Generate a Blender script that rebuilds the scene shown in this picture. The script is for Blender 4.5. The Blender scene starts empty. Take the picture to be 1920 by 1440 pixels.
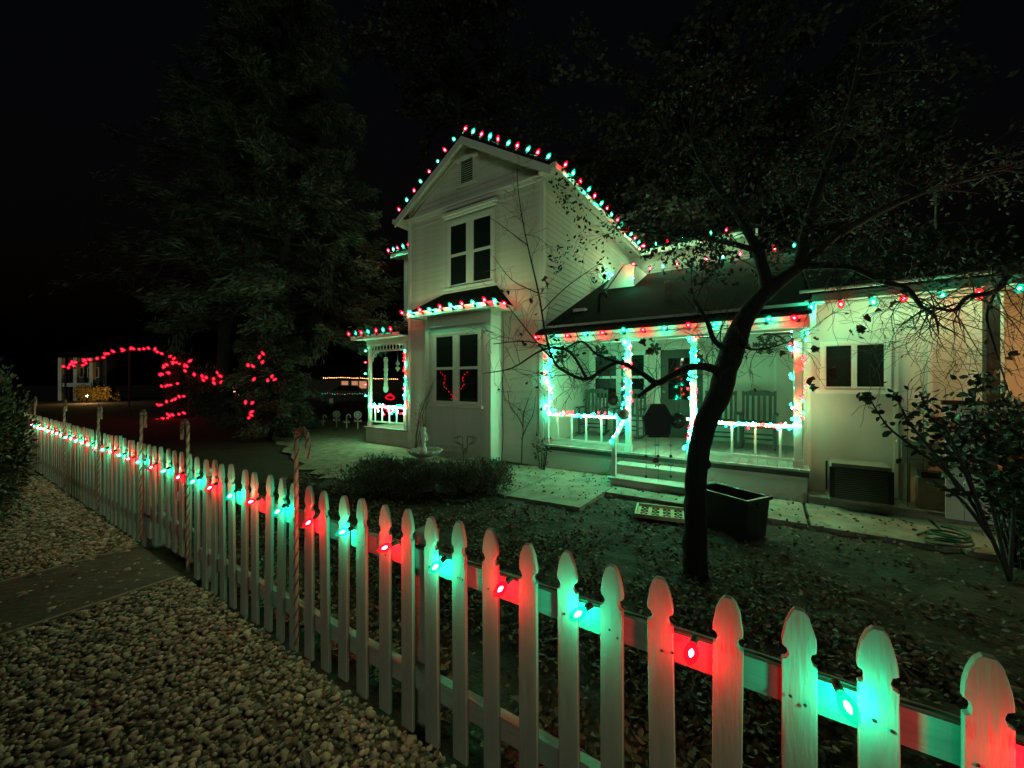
import bpy, bmesh, math, random
import numpy as np
from mathutils import Vector, Matrix
random.seed(7); rng = np.random.default_rng(7)
R = math.radians
scene = bpy.context.scene
# ---------------------------------------------------------------- camera, sky, light, exposure
F, HOR, CH = 725.0, 718.0, 1.6           # focal length in photo pixels, horizon row, camera height
cd = bpy.data.cameras.new('camera'); cam = bpy.data.objects.new('camera', cd); scene.collection.objects.link(cam)
cd.sensor_width = 36; cd.lens = F / 1920 * 36; cd.shift_y = -2 / 1920; cd.clip_start = 0.02; cd.clip_end = 500
cam.location = (0, 0, CH); cam.rotation_euler = (R(90), 0, 0); scene.camera = cam
world = bpy.data.worlds.new('World'); scene.world = world; world.use_nodes = True
wn = world.node_tree.nodes; wl = world.node_tree.links
SUN_EL, SUN_AZ = 9.0, 180.0             # added soft fill from behind the camera, standing in for bounced bulb light
sky = wn.new('ShaderNodeTexSky'); sky.sky_type = 'NISHITA'; sky.sun_disc = False
sky.sun_elevation = R(-4); sky.sun_rotation = R(SUN_AZ)
wl.new(sky.outputs[0], wn['Background'].inputs[0]); wn['Background'].inputs[1].default_value = 0.10
sd = bpy.data.lights.new('sun', 'SUN'); sun = bpy.data.objects.new('sun', sd); scene.collection.objects.link(sun)
sd.energy = 0.27; sd.angle = R(16); sd.color = (0.77, 1.0, 0.75)
az = R(SUN_AZ); el = R(SUN_EL)
sdir = Vector((math.sin(az) * math.cos(el), math.cos(az) * math.cos(el), math.sin(el)))
sun.rotation_euler = sdir.to_track_quat('Z', 'Y').to_euler()
scene.view_settings.view_transform = 'Standard'; scene.view_settings.look = 'None'
scene.view_settings.exposure = 0.0; scene.view_settings.gamma = 1.0; scene.view_settings.use_curve_mapping = False
cy = scene.cycles
cy.use_denoising = True; cy.max_bounces = 5; cy.diffuse_bounces = 3; cy.glossy_bounces = 2; cy.transmission_bounces = 2
cy.transparent_max_bounces = 6; cy.sample_clamp_indirect = 2.0; cy.use_light_tree = True
cy.caustics_reflective = False; cy.caustics_refractive = False
try: cy.denoiser = 'OPENIMAGEDENOISE'
except Exception: pass

# ---------------------------------------------------------------- helpers
C = scene.collection
def W(px, py, Y): return Vector(((px - 960) / F * Y, Y, CH - (py - HOR) / F * Y))
def G(px, py, z=0.0):
    Y = F * (CH - z) / (py - HOR); return Vector(((px - 960) / F * Y, Y, z))
HROT = -math.atan2(0.5577, 0.830); HO = Vector((-0.962, 8.429, 0))
def H(u, v, z): return HO + Vector((u * 0.830 + v * 0.5577, -u * 0.5577 + v * 0.830, z))
FROT = -math.atan2(0.540, 0.8417); FO = Vector((0, 1.463, 0))
def FE(s, w, z): return FO + Vector((s * 0.8417 + w * 0.540, -s * 0.540 + w * 0.8417, z))

def node_mat(name): 
    m = bpy.data.materials.new(name); m.use_nodes = True
    return m, m.node_tree.nodes, m.node_tree.links, m.node_tree.nodes['Principled BSDF']
def mat(name, col, rough=0.7, var=0.25, scale=6.0, stretch=(1, 1, 1), bump=0.0, bscale=40.0, metal=0.0, spec=0.4, island=0.0, coord='Object', col2=None, sub=0):
    m, n, l, b = node_mat(name)
    b.inputs['Roughness'].default_value = rough; b.inputs['Metallic'].default_value = metal
    b.inputs['Specular IOR Level'].default_value = spec
    tc = n.new('ShaderNodeTexCoord'); mp = n.new('ShaderNodeMapping'); mp.inputs['Scale'].default_value = stretch
    l.new(tc.outputs[coord], mp.inputs[0])
    nz = n.new('ShaderNodeTexNoise'); nz.inputs['Scale'].default_value = scale; nz.inputs['Detail'].default_value = 8; nz.inputs['Roughness'].default_value = 0.62
    l.new(mp.outputs[0], nz.inputs['Vector'])
    rp = n.new('ShaderNodeValToRGB'); rp.color_ramp.elements[0].position = 0.3; rp.color_ramp.elements[1].position = 0.7
    c2 = col2 or tuple(min(1, c * (1 + var * .5)) for c in col)
    c1 = tuple(c * (1 - var) for c in col)
    rp.color_ramp.elements[0].color = (*c1, 1); rp.color_ramp.elements[1].color = (*c2, 1)
    l.new(nz.outputs[0], rp.inputs[0]); out = rp.outputs[0]
    if island:
        g = n.new('ShaderNodeNewGeometry'); mx = n.new('ShaderNodeMixRGB'); mx.blend_type = 'MULTIPLY'; mx.inputs[0].default_value = 1
        r2 = n.new('ShaderNodeValToRGB'); a = 1 - island
        r2.color_ramp.elements[0].color = (a, a, a, 1); r2.color_ramp.elements[1].color = (1 + island * .3, 1 + island * .12, 1, 1)
        e = r2.color_ramp.elements.new(0.5); e.color = (a * .5 + .5, a * .5 + .45, a * .4 + .42, 1)
        l.new(g.outputs['Random Per Island'], r2.inputs[0]); l.new(out, mx.inputs[1]); l.new(r2.outputs[0], mx.inputs[2]); out = mx.outputs[0]
    l.new(out, b.inputs['Base Color'])
    if bump:
        n2 = n.new('ShaderNodeTexNoise'); n2.inputs['Scale'].default_value = bscale; n2.inputs['Detail'].default_value = 6
        l.new(mp.outputs[0], n2.inputs['Vector']); bp = n.new('ShaderNodeBump'); bp.inputs['Strength'].default_value = bump; bp.inputs['Distance'].default_value = 0.02
        l.new(n2.outputs[0], bp.inputs['Height']); l.new(bp.outputs[0], b.inputs['Normal'])
    return m
def emit(name, col, strength, sampled=True):
    m, n, l, b = node_mat(name); n.remove(b); e = n.new('ShaderNodeEmission')
    e.inputs[0].default_value = (*col, 1); e.inputs[1].default_value = strength
    l.new(e.outputs[0], n['Material Output'].inputs[0])
    m.cycles.emission_sampling = 'FRONT' if sampled else 'NONE'
    return m
def shell(name, col, strength, tr=0.7):
    m, n, l, b = node_mat(name); n.remove(b)
    e = n.new('ShaderNodeEmission'); e.inputs[0].default_value = (*col, 1); e.inputs[1].default_value = strength
    t = n.new('ShaderNodeBsdfTransparent'); t.inputs[0].default_value = (*[min(1, c * .3 + .7) for c in col], 1)
    x = n.new('ShaderNodeMixShader'); x.inputs[0].default_value = tr
    l.new(e.outputs[0], x.inputs[1]); l.new(t.outputs[0], x.inputs[2]); l.new(x.outputs[0], n['Material Output'].inputs[0])
    m.cycles.emission_sampling = 'NONE'
    return m

class MB:
    def __init__(s): s.v = []; s.f = []; s.m = []; s.cm = 0
    def quad(s, *p):
        i = len(s.v); s.v += [tuple(q) for q in p]; s.f.append(tuple(range(i, i + len(p)))); s.m.append(s.cm); return s
    def add(s, vs, fs):
        i = len(s.v); s.v += [tuple(q) for q in vs]
        for f in fs: s.f.append(tuple(i + k for k in f)); s.m.append(s.cm)
        return s
    def box(s, x0, x1, y0, y1, z0, z1, M=None, bev=0.0):
        x0, x1 = min(x0, x1), max(x0, x1); y0, y1 = min(y0, y1), max(y0, y1); z0, z1 = min(z0, z1), max(z0, z1)
        vs = [(x0, y0, z0), (x1, y0, z0), (x1, y1, z0), (x0, y1, z0), (x0, y0, z1), (x1, y0, z1), (x1, y1, z1), (x0, y1, z1)]
        if M is not None: vs = [M @ Vector(q) for q in vs]
        return s.add(vs, [(3, 2, 1, 0), (4, 5, 6, 7), (0, 1, 5, 4), (1, 2, 6, 5), (2, 3, 7, 6), (3, 0, 4, 7)])
    def bar(s, a, b, w, h, up=(0, 0, 1)):
        a = Vector(a); b = Vector(b); d = (b - a); L = d.length; d.normalize(); up = Vector(up)
        x = d.cross(up); 
        if x.length < 1e-4: x = d.cross(Vector((1, 0, 0)))
        x.normalize(); y = x.cross(d)
        M = Matrix(((x.x, d.x, y.x, a.x), (x.y, d.y, y.y, a.y), (x.z, d.z, y.z, a.z), (0, 0, 0, 1)))
        return s.box(-w / 2, w / 2, 0, L, -h / 2, h / 2, M)
    def tube(s, pts, rad, n=6, cap=True):
        pts = [Vector(p) for p in pts]
        if not hasattr(rad, '__len__'): rad = [rad] * len(pts)
        i0 = len(s.v); nrm = None; prev = None
        for k, p in enumerate(pts):
            d = (pts[min(k + 1, len(pts) - 1)] - pts[max(k - 1, 0)])
            if d.length < 1e-9: d = Vector((0, 0, 1))
            d.normalize()
            if nrm is None:
                nrm = d.orthogonal().normalized()
            else:
                nrm = nrm - d * nrm.dot(d)
                nrm = nrm.normalized() if nrm.length > 1e-6 else d.orthogonal().normalized()
            bn = d.cross(nrm)
            for j in range(n):
                a = 2 * math.pi * j / n
                s.v.append(tuple(p + (nrm * math.cos(a) + bn * math.sin(a)) * rad[k]))
        for k in range(len(pts) - 1):
            for j in range(n):
                a = i0 + k * n + j; b = i0 + k * n + (j + 1) % n
                s.f.append((a, b, b + n, a + n)); s.m.append(s.cm)
        if cap:
            s.f.append(tuple(i0 + j for j in reversed(range(n)))); s.m.append(s.cm)
            e = i0 + (len(pts) - 1) * n; s.f.append(tuple(e + j for j in range(n))); s.m.append(s.cm)
        return s
    def lathe(s, prof, n=12, c=(0, 0, 0), cap=True):
        i0 = len(s.v)
        for r, z in prof:
            for j in range(n):
                a = 2 * math.pi * j / n; s.v.append((c[0] + r * math.cos(a), c[1] + r * math.sin(a), c[2] + z))
        for k in range(len(prof) - 1):
            for j in range(n):
                a = i0 + k * n + j; b = i0 + k * n + (j + 1) % n
                s.f.append((a, b, b + n, a + n)); s.m.append(s.cm)
        if cap:
            s.f.append(tuple(i0 + j for j in reversed(range(n)))); s.m.append(s.cm)
            e = i0 + (len(prof) - 1) * n; s.f.append(tuple(e + j for j in range(n))); s.m.append(s.cm)
        return s
    def prism(s, poly, y0, y1, M=None):            # polygon in x,z pulled along y
        k = len(poly); vs = [Vector((x, y0, z)) for x, z in poly] + [Vector((x, y1, z)) for x, z in poly]
        if M is not None: vs = [M @ q for q in vs]
        fs = [tuple(range(k)), tuple(reversed(range(k, 2 * k)))] + [((i + 1) % k, i, i + k, (i + 1) % k + k) for i in range(k)]
        return s.add(vs, fs)
    def ico(s, c, r, sub=1, sz=(1, 1, 1)):
        bm = bmesh.new(); bmesh.ops.create_icosphere(bm, subdivisions=sub, radius=1)
        bm.verts.ensure_lookup_table()
        s.add([(c[0] + v.co.x * r * sz[0], c[1] + v.co.y * r * sz[1], c[2] + v.co.z * r * sz[2]) for v in bm.verts], [tuple(v.index for v in f.verts) for f in bm.faces]); bm.free(); return s
    def mesh(s, name, mats, smooth=False):
        me = bpy.data.meshes.new(name); me.from_pydata(s.v, [], s.f)
        for m in (mats if isinstance(mats, (list, tuple)) else [mats]): me.materials.append(m)
        if any(s.m): me.polygons.foreach_set('material_index', s.m)
        if smooth: me.polygons.foreach_set('use_smooth', [True] * len(me.polygons))
        me.update(); return me
    def build(s, name, mats, parent=None, smooth=False, loc=(0, 0, 0), rot=None, kind=None, label=None):
        return obj(name, s.mesh(name, mats, smooth), parent, loc, rot, kind, label)
def obj(name, me, parent=None, loc=(0, 0, 0), rot=None, kind=None, label=None):
    o = bpy.data.objects.new(name, me); C.objects.link(o); o.location = loc
    if rot is not None: o.rotation_euler = rot
    if parent is not None: o.parent = parent
    if kind: o['kind'] = kind
    if label: o['label'] = label
    return o
def thing(name, label, cat, loc=(0, 0, 0), rotz=0, group=None):
    o = bpy.data.objects.new(name, None); o.empty_display_size = .1; C.objects.link(o); o.location = loc; o.rotation_euler = (0, 0, rotz)
    o['label'] = label; o['category'] = cat
    if group: o['group'] = group
    return o
def tag(o, label, cat, group=None, kind=None):
    o['label'] = label; o['category'] = cat
    if group: o['group'] = group
    if kind: o['kind'] = kind
    return o
def raw_mesh(name, verts, faces4, m):          # numpy verts (n,3), quads (k,4) or tris (k,3)
    me = bpy.data.meshes.new(name); nv = len(verts); k = faces4.shape[1]; nf = len(faces4)
    me.vertices.add(nv); me.vertices.foreach_set('co', verts.astype(np.float32).ravel())
    me.loops.add(nf * k); me.loops.foreach_set('vertex_index', faces4.astype(np.int32).ravel())
    me.polygons.add(nf); me.polygons.foreach_set('loop_start', np.arange(0, nf * k, k, dtype=np.int32))
    me.polygons.foreach_set('loop_total', np.full(nf, k, dtype=np.int32))
    for x in (m if isinstance(m, (list, tuple)) else [m]): me.materials.append(x)
    me.update(calc_edges=True); me.validate(); return me
def leaf_quads(cent, size, aspect=0.55, flat=0.0, dirs=None):
    """pointed leaf quads (diamonds) with random attitude; cent (n,3)"""
    n = len(cent); a = rng.normal(size=(n, 3)) if dirs is None else dirs + rng.normal(size=(n, 3)) * .35
    if flat: a[:, 2] *= (1 - flat)
    a /= np.linalg.norm(a, axis=1, keepdims=True) + 1e-9
    b = rng.normal(size=(n, 3))
    if flat: b[:, 2] *= (1 - flat)
    b -= a * (a * b).sum(1, keepdims=True); b /= np.linalg.norm(b, axis=1, keepdims=True) + 1e-9
    c = np.cross(a, b)
    L = (size * rng.uniform(.6, 1.25, n))[:, None] if np.isscalar(size) else size[:, None]
    w = L * aspect * .5
    v = np.stack([cent - a * L * .5, cent + b * w + c * w * .35 - a * L * .05, cent + a * L * .5, cent - b * w + c * w * .35 - a * L * .05], 1).reshape(-1, 3)
    f = np.arange(4 * n).reshape(n, 4); return v, f

def leaf_fold(cent, size, aspect=0.6, flat=0.0, dirs=None):
    """pointed leaves folded along the midrib: six corners, two faces each"""
    v4, _ = leaf_quads(cent, size, aspect, flat, dirs); v4 = v4.reshape(-1, 4, 3); n = len(v4)
    base, l, tip, r = v4[:, 0], v4[:, 1], v4[:, 2], v4[:, 3]; ax = tip - base
    curl = rng.uniform(-.25, .25, (n, 1)) * np.cross(ax, l - r) / (np.linalg.norm(ax, axis=1, keepdims=True) + 1e-6)
    j = lambda: 1 + rng.uniform(-.12, .12, (n, 1))
    mid = (base + tip) / 2; out = np.stack([base, mid + (l - mid) * .85 * j() - ax * .18, mid + (l - mid) * .80 * j() + ax * .17 + curl * .3, tip + curl, mid + (r - mid) * .80 * j() + ax * .17 + curl * .3, mid + (r - mid) * .85 * j() - ax * .18], 1).reshape(-1, 3)
    i = np.arange(n)[:, None] * 6; f = np.concatenate([i + np.array([[0, 1, 2, 3]]), i + np.array([[0, 3, 4, 5]])]); return out, f

# ---------------------------------------------------------------- materials
M = {}
M['wall'] = mat('wall_paint', (.62, .58, .50), .75, .20, 1.6, (1, 1, .3), .25, 30)
M['trim'] = mat('trim_paint', (.68, .66, .59), .5, .08, 4, bump=.08)
M['soffit'] = mat('soffit_paint', (.60, .58, .52), .7, .08, 4)
M['roof'] = mat('asphalt_shingle', (.005, .005, .005), .95, .5, 25, bump=.6, bscale=90, spec=.08)
M['black_glass'] = mat('dark_window_glass', (.012, .015, .014), .06, .2, 2, spec=.6)
M['screen'] = mat('window_screen', (.03, .035, .03), .45, .3, 9)
M['picket'] = mat('picket_paint', (.285, .27, .23), .62, .30, 9, (1, 1, .12), .5, 26)
M['rail'] = mat('rail_paint', (.32, .30, .255), .65, .25, 9, (.15, 1, 1), .4, 26)
M['porch_floor'] = mat('porch_boards', (.42, .40, .35), .7, .25, 8, (1, .2, 1), .2)
M['concrete'] = mat('concrete', (.27, .25, .20), .9, .5, 3.2, bump=.3, bscale=60)
M['soil'] = mat('soil', (.042, .035, .026), .95, .55, 3.5, bump=.9, bscale=24)
M['pale_soil'] = mat('pale_soil', (.27, .24, .17), .95, .5, 5, bump=.9, bscale=30)
M['gravel_bed'] = mat('gravel_bed', (.10, .088, .065), .95, .5, 30, bump=.9, bscale=60)
M['pebble'] = mat('pebble', (.32, .29, .225), .6, .3, 10, island=.72, bump=.15, spec=.3)
M['leaf_litter'] = mat('dead_leaf', (.22, .16, .10), .75, .3, 12, island=.75)
M['bark'] = mat('bark', (.014, .012, .011), .9, .5, 18, (1, 1, .3), .9, 40)
M['twig'] = mat('twig', (.045, .036, .03), .85, .4, 20)
M['pale_twig'] = mat('pale_twig', (.20, .15, .10), .85, .4, 20)
M['conifer'] = mat('conifer_needles', (.070, .075, .052), .7, .4, 3, island=.6)
M['oak_leaf'] = mat('oak_leaf', (.055, .048, .034), .7, .4, 3, island=.65)
M['leaf'] = mat('dark_leaf', (.05, .07, .035), .5, .4, 8, island=.6)
M['brown_leaf'] = mat('brown_leaf', (.12, .055, .025), .6, .4, 12, island=.4)
M['herb'] = mat('herb_leaf', (.17, .18, .135), .7, .4, 8, island=.7)
M['grey_wood'] = mat('grey_painted_wood', (.055, .06, .05), .6, .3, 9, (1, 1, .2), .2)
M['black_plastic'] = mat('black_plastic', (.012, .013, .014), .38, .4, 6)
M['black_metal'] = mat('black_metal', (.015, .015, .015), .5, .4, 10)
M['steel'] = mat('steel', (.45, .45, .42), .3, .2, 8, metal=.9)
M['stone'] = mat('cast_stone', (.34, .32, .26), .85, .35, 14, bump=.5, bscale=50)
M['plaster'] = mat('white_plaster', (.74, .73, .66), .7, .15, 10, bump=.2)
M['red_paint'] = mat('red_stripe', (.20, .018, .014), .45, .3, 14)
M['white_plastic'] = mat('white_plastic', (.60, .58, .50), .45, .12, 10)
M['beige'] = mat('beige_plastic', (.55, .47, .27), .6, .2, 8)
M['ac_metal'] = mat('enamelled_sheet_metal', (.20, .20, .165), .5, .2, 6)
M['dark_wood'] = mat('dark_stained_wood', (.03, .024, .018), .7, .4, 10, (1, 1, .2), .3)
M['wire'] = mat('dark_green_wire', (.01, .03, .018), .6, .2, 10)
M['orange_wall'] = mat('tan_wall', (.70, .52, .36), .75, .1, 2, bump=.2, bscale=30)
M['cane_white'] = mat('faded_white_plastic', (.22, .20, .16), .55, .3, 14)
M['gutter'] = mat('gutter_metal', (.20, .19, .17), .5, .2, 8)
M['hose'] = mat('green_hose', (.03, .10, .055), .45, .3, 12)
RED = (1.0, .009, .026); GRN = (.010, 1.0, .52); WRM = (1.0, .42, .13); WHT = (1.0, .80, .58)
RD = (1.0, .004, .018); GD = (0.0, .62, .36)
# ---------------------------------------------------------------- ground and paths
def sheet(name, pts, m, z, kind='structure', th=0.0):
    mb = MB(); pts = [(p[0], p[1]) for p in pts]
    ar = sum(pts[i][0] * pts[(i + 1) % len(pts)][1] - pts[(i + 1) % len(pts)][0] * pts[i][1] for i in range(len(pts)))
    if ar < 0: pts = pts[::-1]
    k = len(pts)
    if th:
        mb.add([(x, y, z) for x, y in pts] + [(x, y, z - th) for x, y in pts], [tuple(range(k))] + [((i + 1) % k, i, i + k, (i + 1) % k + k) for i in range(k)])
    else: mb.quad(*[(x, y, z) for x, y in pts])
    return mb.build(name, m, kind=kind)
# yard ground with a gentle unevenness near the camera
def ground():
    xs = np.concatenate([np.linspace(-260, -14, 12), np.linspace(-12, -7.1, 20), np.linspace(-7, 7, 180), np.linspace(7.1, 12, 20), np.linspace(14, 260, 12)])
    ys = np.concatenate([np.linspace(-60, -4, 6), np.linspace(-3, .4, 14), np.linspace(.5, 8.5, 110), np.linspace(8.6, 16, 30), np.linspace(18, 320, 16)])
    X, Y = np.meshgrid(xs, ys); Z = -0.012 + .012 * np.sin(X * 2.1 + Y) * np.cos(Y * 1.7 - X * .6) * ((abs(X) < 12) & (Y < 16)); Z = Z + (.012 * np.sin(X * 9.3 + 2 * np.sin(Y * 7)) * np.sin(Y * 8.1 + X * 3) + .009 * rng.normal(size=X.shape)) * ((abs(X) < 7) & (Y > .5) & (Y < 6.5) & ((X * .54 + (Y - 1.463) * .8417) > .1)) 
    v = np.stack([X, Y, Z], -1).reshape(-1, 3); a, b = X.shape
    i = np.arange(a * b).reshape(a, b); f = np.stack([i[:-1, :-1], i[:-1, 1:], i[1:, 1:], i[1:, :-1]], -1).reshape(-1, 4)
    o = obj('ground', raw_mesh('ground', v, f, M['soil'])); o['kind'] = 'structure'
ground()
sheet('gravel_bed', [FE(-16, -.02, 0), FE(6, -.02, 0), FE(6, -9, 0), FE(-16, -9, 0)], M['gravel_bed'], .006)
sheet('path_soil', [FE(-4.24, -.02, 0), FE(-3.22, -.02, 0), FE(-3.22, -6, 0), FE(-4.24, -6, 0)], M['soil'], .026)
for s in (-4.27, -3.2):
    mb = MB().box(-.014, .014, -6, -.05, -.05, .030)
    o = mb.build('path', mat('edging_board', (.13, .115, .085), .8, .35, 8, (1, .1, 1), .3), loc=FE(s, 0, 0), rot=(0, 0, FROT)); o.name = 'path_edge'; o['kind'] = 'structure'
def ragged(P, n=9, amp=.30):
    out = []
    for a, b in zip(P, P[1:] + P[:1]):
        nrm = Vector((-(b - a).y, (b - a).x, 0)).normalized()
        for k in range(n): out.append(a.lerp(b, k / n) + nrm * random.gauss(0, .4) * amp * min(1, .3 + 4 * (k / n) * (1 - k / n)))
    return out
# pale trodden yard left of the bay and the concrete walk along the house
sheet('yard_path', ragged([G(470, 786), G(690, 790), G(775, 842), G(760, 880), G(640, 905), G(560, 880), G(520, 830)]), M['pale_soil'], .016)
walk_ = [G(948, 889), G(1000, 946), G(1100, 949), G(1200, 940), G(1320, 962), G(1457, 983), G(1684, 1011), G(1990, 1052), G(2300, 1085)]
back = [H(9.5, -.12, 0), H(1.2, -.12, 0), H(1.0, -.36, 0)]
wk = thing('pavement', 'pale concrete walk running along the foot of the house', 'pavement'); wk['kind'] = 'structure'
def slab(poly, z=.035):
    mb = MB(); k = len(poly); poly = [(p[0], p[1]) for p in poly]
    ar = sum(poly[i][0] * poly[(i + 1) % k][1] - poly[(i + 1) % k][0] * poly[i][1] for i in range(k))
    if ar < 0: poly = poly[::-1]
    cx = sum(p[0] for p in poly) / k; cy_ = sum(p[1] for p in poly) / k
    sh = [(cx + (x - cx) * .994, cy_ + (y - cy_) * .994) for x, y in poly]
    mb.add([(x, y, z) for x, y in sh] + [(x, y, -.05) for x, y in poly], [tuple(range(k))] + [((i + 1) % k, i, i + k, (i + 1) % k + k) for i in range(k)])
    mb.build('slab', M['concrete'], wk)
slab([H(1.30, -.62, 0), H(1.30, -1.75, 0), H(2.40, -2.05, 0), H(2.40, -.32, 0)])
slab([H(2.42, -.32, 0), H(2.42, -2.05, 0), H(3.50, -1.95, 0), H(3.50, -.14, 0)])
for i, u in enumerate([3.5, 4.7, 5.85, 7.0, 8.2]):
    slab([H(u + .01, -.14, 0), H(u + .01, -1.1, 0), H(u + 1.13, -1.08, 0), H(u + 1.13, -.14, 0)])
sheet('wall_gravel', [H(-.9, -.36, 0), H(1.0, -.45, 0), H(1.9, -.05, 0), H(3.3, -.03, 0), H(3.3, -.16, 0), H(1.2, -.55, 0), H(.6, -.95, 0), H(-1, -.95, 0)], M['pale_soil'], .022)

# ---------------------------------------------------------------- the house
house = thing('house', 'white two storey gabled farmhouse with porch, outlined in red and green bulbs', 'house', HO, HROT)
EZ, PZ = 5.60, 6.93
GW = 1.87
# gable block walls
mb = MB()
GI, YI = GW - .0165, .0165
mb.add([(-GI, YI, 0), (GI, YI, 0), (GI, YI, EZ), (0, YI, PZ - .12), (-GI, YI, EZ), (-GI, 9, 0), (GI, 9, 0), (GI, 9, EZ), (0, 9, PZ - .12), (-GI, 9, EZ)],
       [(0, 1, 2, 3, 4), (1, 6, 7, 2), (0, 4, 9, 5), (6, 5, 9, 8, 7)])
mb.build('wall', M['wall'], house)
# lap siding boards laid over the wall planes
EXPO = .118
def lap_front(xa, xb, z0, z1, yf):
    n = int(round((z1 - z0) / EXPO)); h = (z1 - z0) / n; p = [(yf + .001, 0), (yf + .0155, 0), (yf + .0155, h - .001), (yf + .0115, h - .001)]
    mb = MB(); k = 4; vs = [(xa, y, z) for y, z in p] + [(xb, y, z) for y, z in p]
    me = mb.add(vs, [(0, 1, 2, 3), (7, 6, 5, 4), (0, 3, 7, 4), (3, 2, 6, 7), (2, 1, 5, 6), (1, 0, 4, 5)]).mesh('siding_board', M['wall'])
    for i in range(n): obj('siding_board', me, house, (random.uniform(-.002, .002), random.uniform(-.0008, .0), z0 + i * h))
def lap_side(ya, yb, z0, z1, xf):
    n = int(round((z1 - z0) / EXPO)); h = (z1 - z0) / n; p = [(xf - .001, 0), (xf - .0155, 0), (xf - .0155, h - .001), (xf - .0115, h - .001)]
    vs = [(x, ya, z) for x, z in p] + [(x, yb, z) for x, z in p]
    me = MB().add(vs, [(0, 1, 2, 3), (7, 6, 5, 4), (0, 3, 7, 4), (3, 2, 6, 7), (2, 1, 5, 6), (1, 0, 4, 5)]).mesh('siding_board', M['wall'])
    for i in range(n): obj('siding_board', me, house, (random.uniform(.0, .0008), 0, z0 + i * h))
lap_front(-GW + .004, GW - .018, 0.02, EZ - .04, 0)
lap_side(.018, 8.9, 0.02, EZ - .04, GW)
for i in range(10):
    z = EZ + i * .115; w = GW * (PZ - .12 - z - .115) / (PZ - .12 - EZ)
    if w > .1: MB().add([(-w, .001, z), (w, .001, z), (w, .0115, z + .114), (-w, .0115, z + .114), (-w, .0155, z), (w, .0155, z), (w, .0155, z + .114), (-w, .0155, z + .114)], [(0, 1, 2, 3), (0, 4, 5, 1), (3, 2, 6, 7)]).build('siding_board', M['wall'], house)
# gable roof: two slopes with thickness, overhanging
mb = MB(); OH = .22; RX = 2.16
for s in (-1, 1):
    a = (0, -OH, PZ); b = (s * RX, -OH, EZ + .02 - .0); t = .06
    sl = (EZ + .02 - PZ) / RX
    P = [(0, -OH, PZ), (s * RX, -OH, PZ + sl * RX), (s * RX, 11, PZ + sl * RX), (0, 11, PZ)]
    Q = [(x, y, z - t) for x, y, z in P]
    vs = P + Q; fs = [(0, 1, 2, 3), (7, 6, 5, 4), (0, 4, 5, 1), (1, 5, 6, 2), (2, 6, 7, 3)]
    mb.add(vs, fs if s > 0 else [tuple(reversed(f)) for f in fs])
roof = mb.build('roof', M['roof'], house)
# barge boards, soffit boards, eave fascia
sl = (EZ + .02 - PZ) / RX
for s in (-1, 1):
    mb = MB(); x1 = s * (RX - .01)
    z = lambda x, d: PZ + sl * abs(x) - d
    P = [(0, z(0, .062)), (x1, z(x1, .062)), (x1, z(x1, .225)), (0, z(0, .225))]
    mb.prism(P if s > 0 else P[::-1], -OH + .03, -OH - .004)
    mb.build('barge_board', M['trim'], house)
    mb = MB(); P = [(0, z(0, .066)), (x1, z(x1, .066)), (x1, z(x1, .085)), (0, z(0, .085))]
    mb.prism(P if s > 0 else P[::-1], 0, -OH + .032); mb.build('soffit', M['soffit'], house)
    # rake frieze against the wall
    x2 = s * (GW - .02); P = [(0, z(0, .09)), (x2, z(x2, .09)), (x2, z(x2, .20)), (0, z(0, .20))]
    mb = MB().prism(P if s > 0 else P[::-1], -.004, -.03); mb.build('rake_trim', M['trim'], house)
    # side eave: soffit and fascia running back
    mb = MB().box(s * GW, s * (RX - .02), -OH + .035, 11, EZ - .075, EZ - .055); mb.build('soffit', M['soffit'], house)
    mb = MB().box(s * (RX - .022), s * (RX + .012), -OH - .002, 11, EZ - .14, EZ + .0); mb.build('fascia', M['trim'], house)
    mb = MB().box(s * (RX + .014), s * (RX + .09), -OH + .01, 11, EZ - .09, EZ + .015); mb.build('gutter', M['trim'], house)
# frieze board under the pediment, corner boards
MB().box(-GW - .01, GW + .01, -.05, -.003, EZ - .13, EZ - .03).build('frieze_board', M['trim'], house)
MB().box(-GW - .02, GW + .02, -.085, -.052, EZ - .06, EZ - .025).build('frieze_board', M['trim'], house)
MB().box(-GW, GW, -.012, -.003, EZ - .27, EZ - .24).build('frieze_board', M['wall'], house)
for s in (-1, 1):
    mb = MB().box(s * (GW - .07), s * (GW + .022), -.022, -.002, 0.02, EZ - .132)
    mb.box(s * (GW + .002), s * (GW + .022), -.0, .075, 0.02, EZ - .132)
    mb.build('corner_board', M['trim'], house)
# gable vent
vent = MB().box(-.17, .17, -.03, -.004, 5.98, 6.42).build('vent', M['black_metal'], house)
mb = MB().box(-.20, -.17, -.045, -.002, 5.95, 6.45).box(.17, .20, -.045, -.002, 5.95, 6.45)
mb.build('vent_frame', M['wall'], vent)
MB().box(-.30, .30, -.085, -.002, 6.45, 6.51).build('vent_cap', M['trim'], vent)
MB().box(-.27, .27, -.07, -.002, 5.90, 5.95).build('vent_sill', M['wall'], vent)
for i in range(9):
    z = 6.0 + i * .047
    M4 = Matrix.Translation((0, -.036, z)) @ Matrix.Rotation(R(38), 4, 'X')
    MB().box(-.165, .165, -.018, .018, -.004, .004, M4).build('slat', M['wall'], vent)
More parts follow.
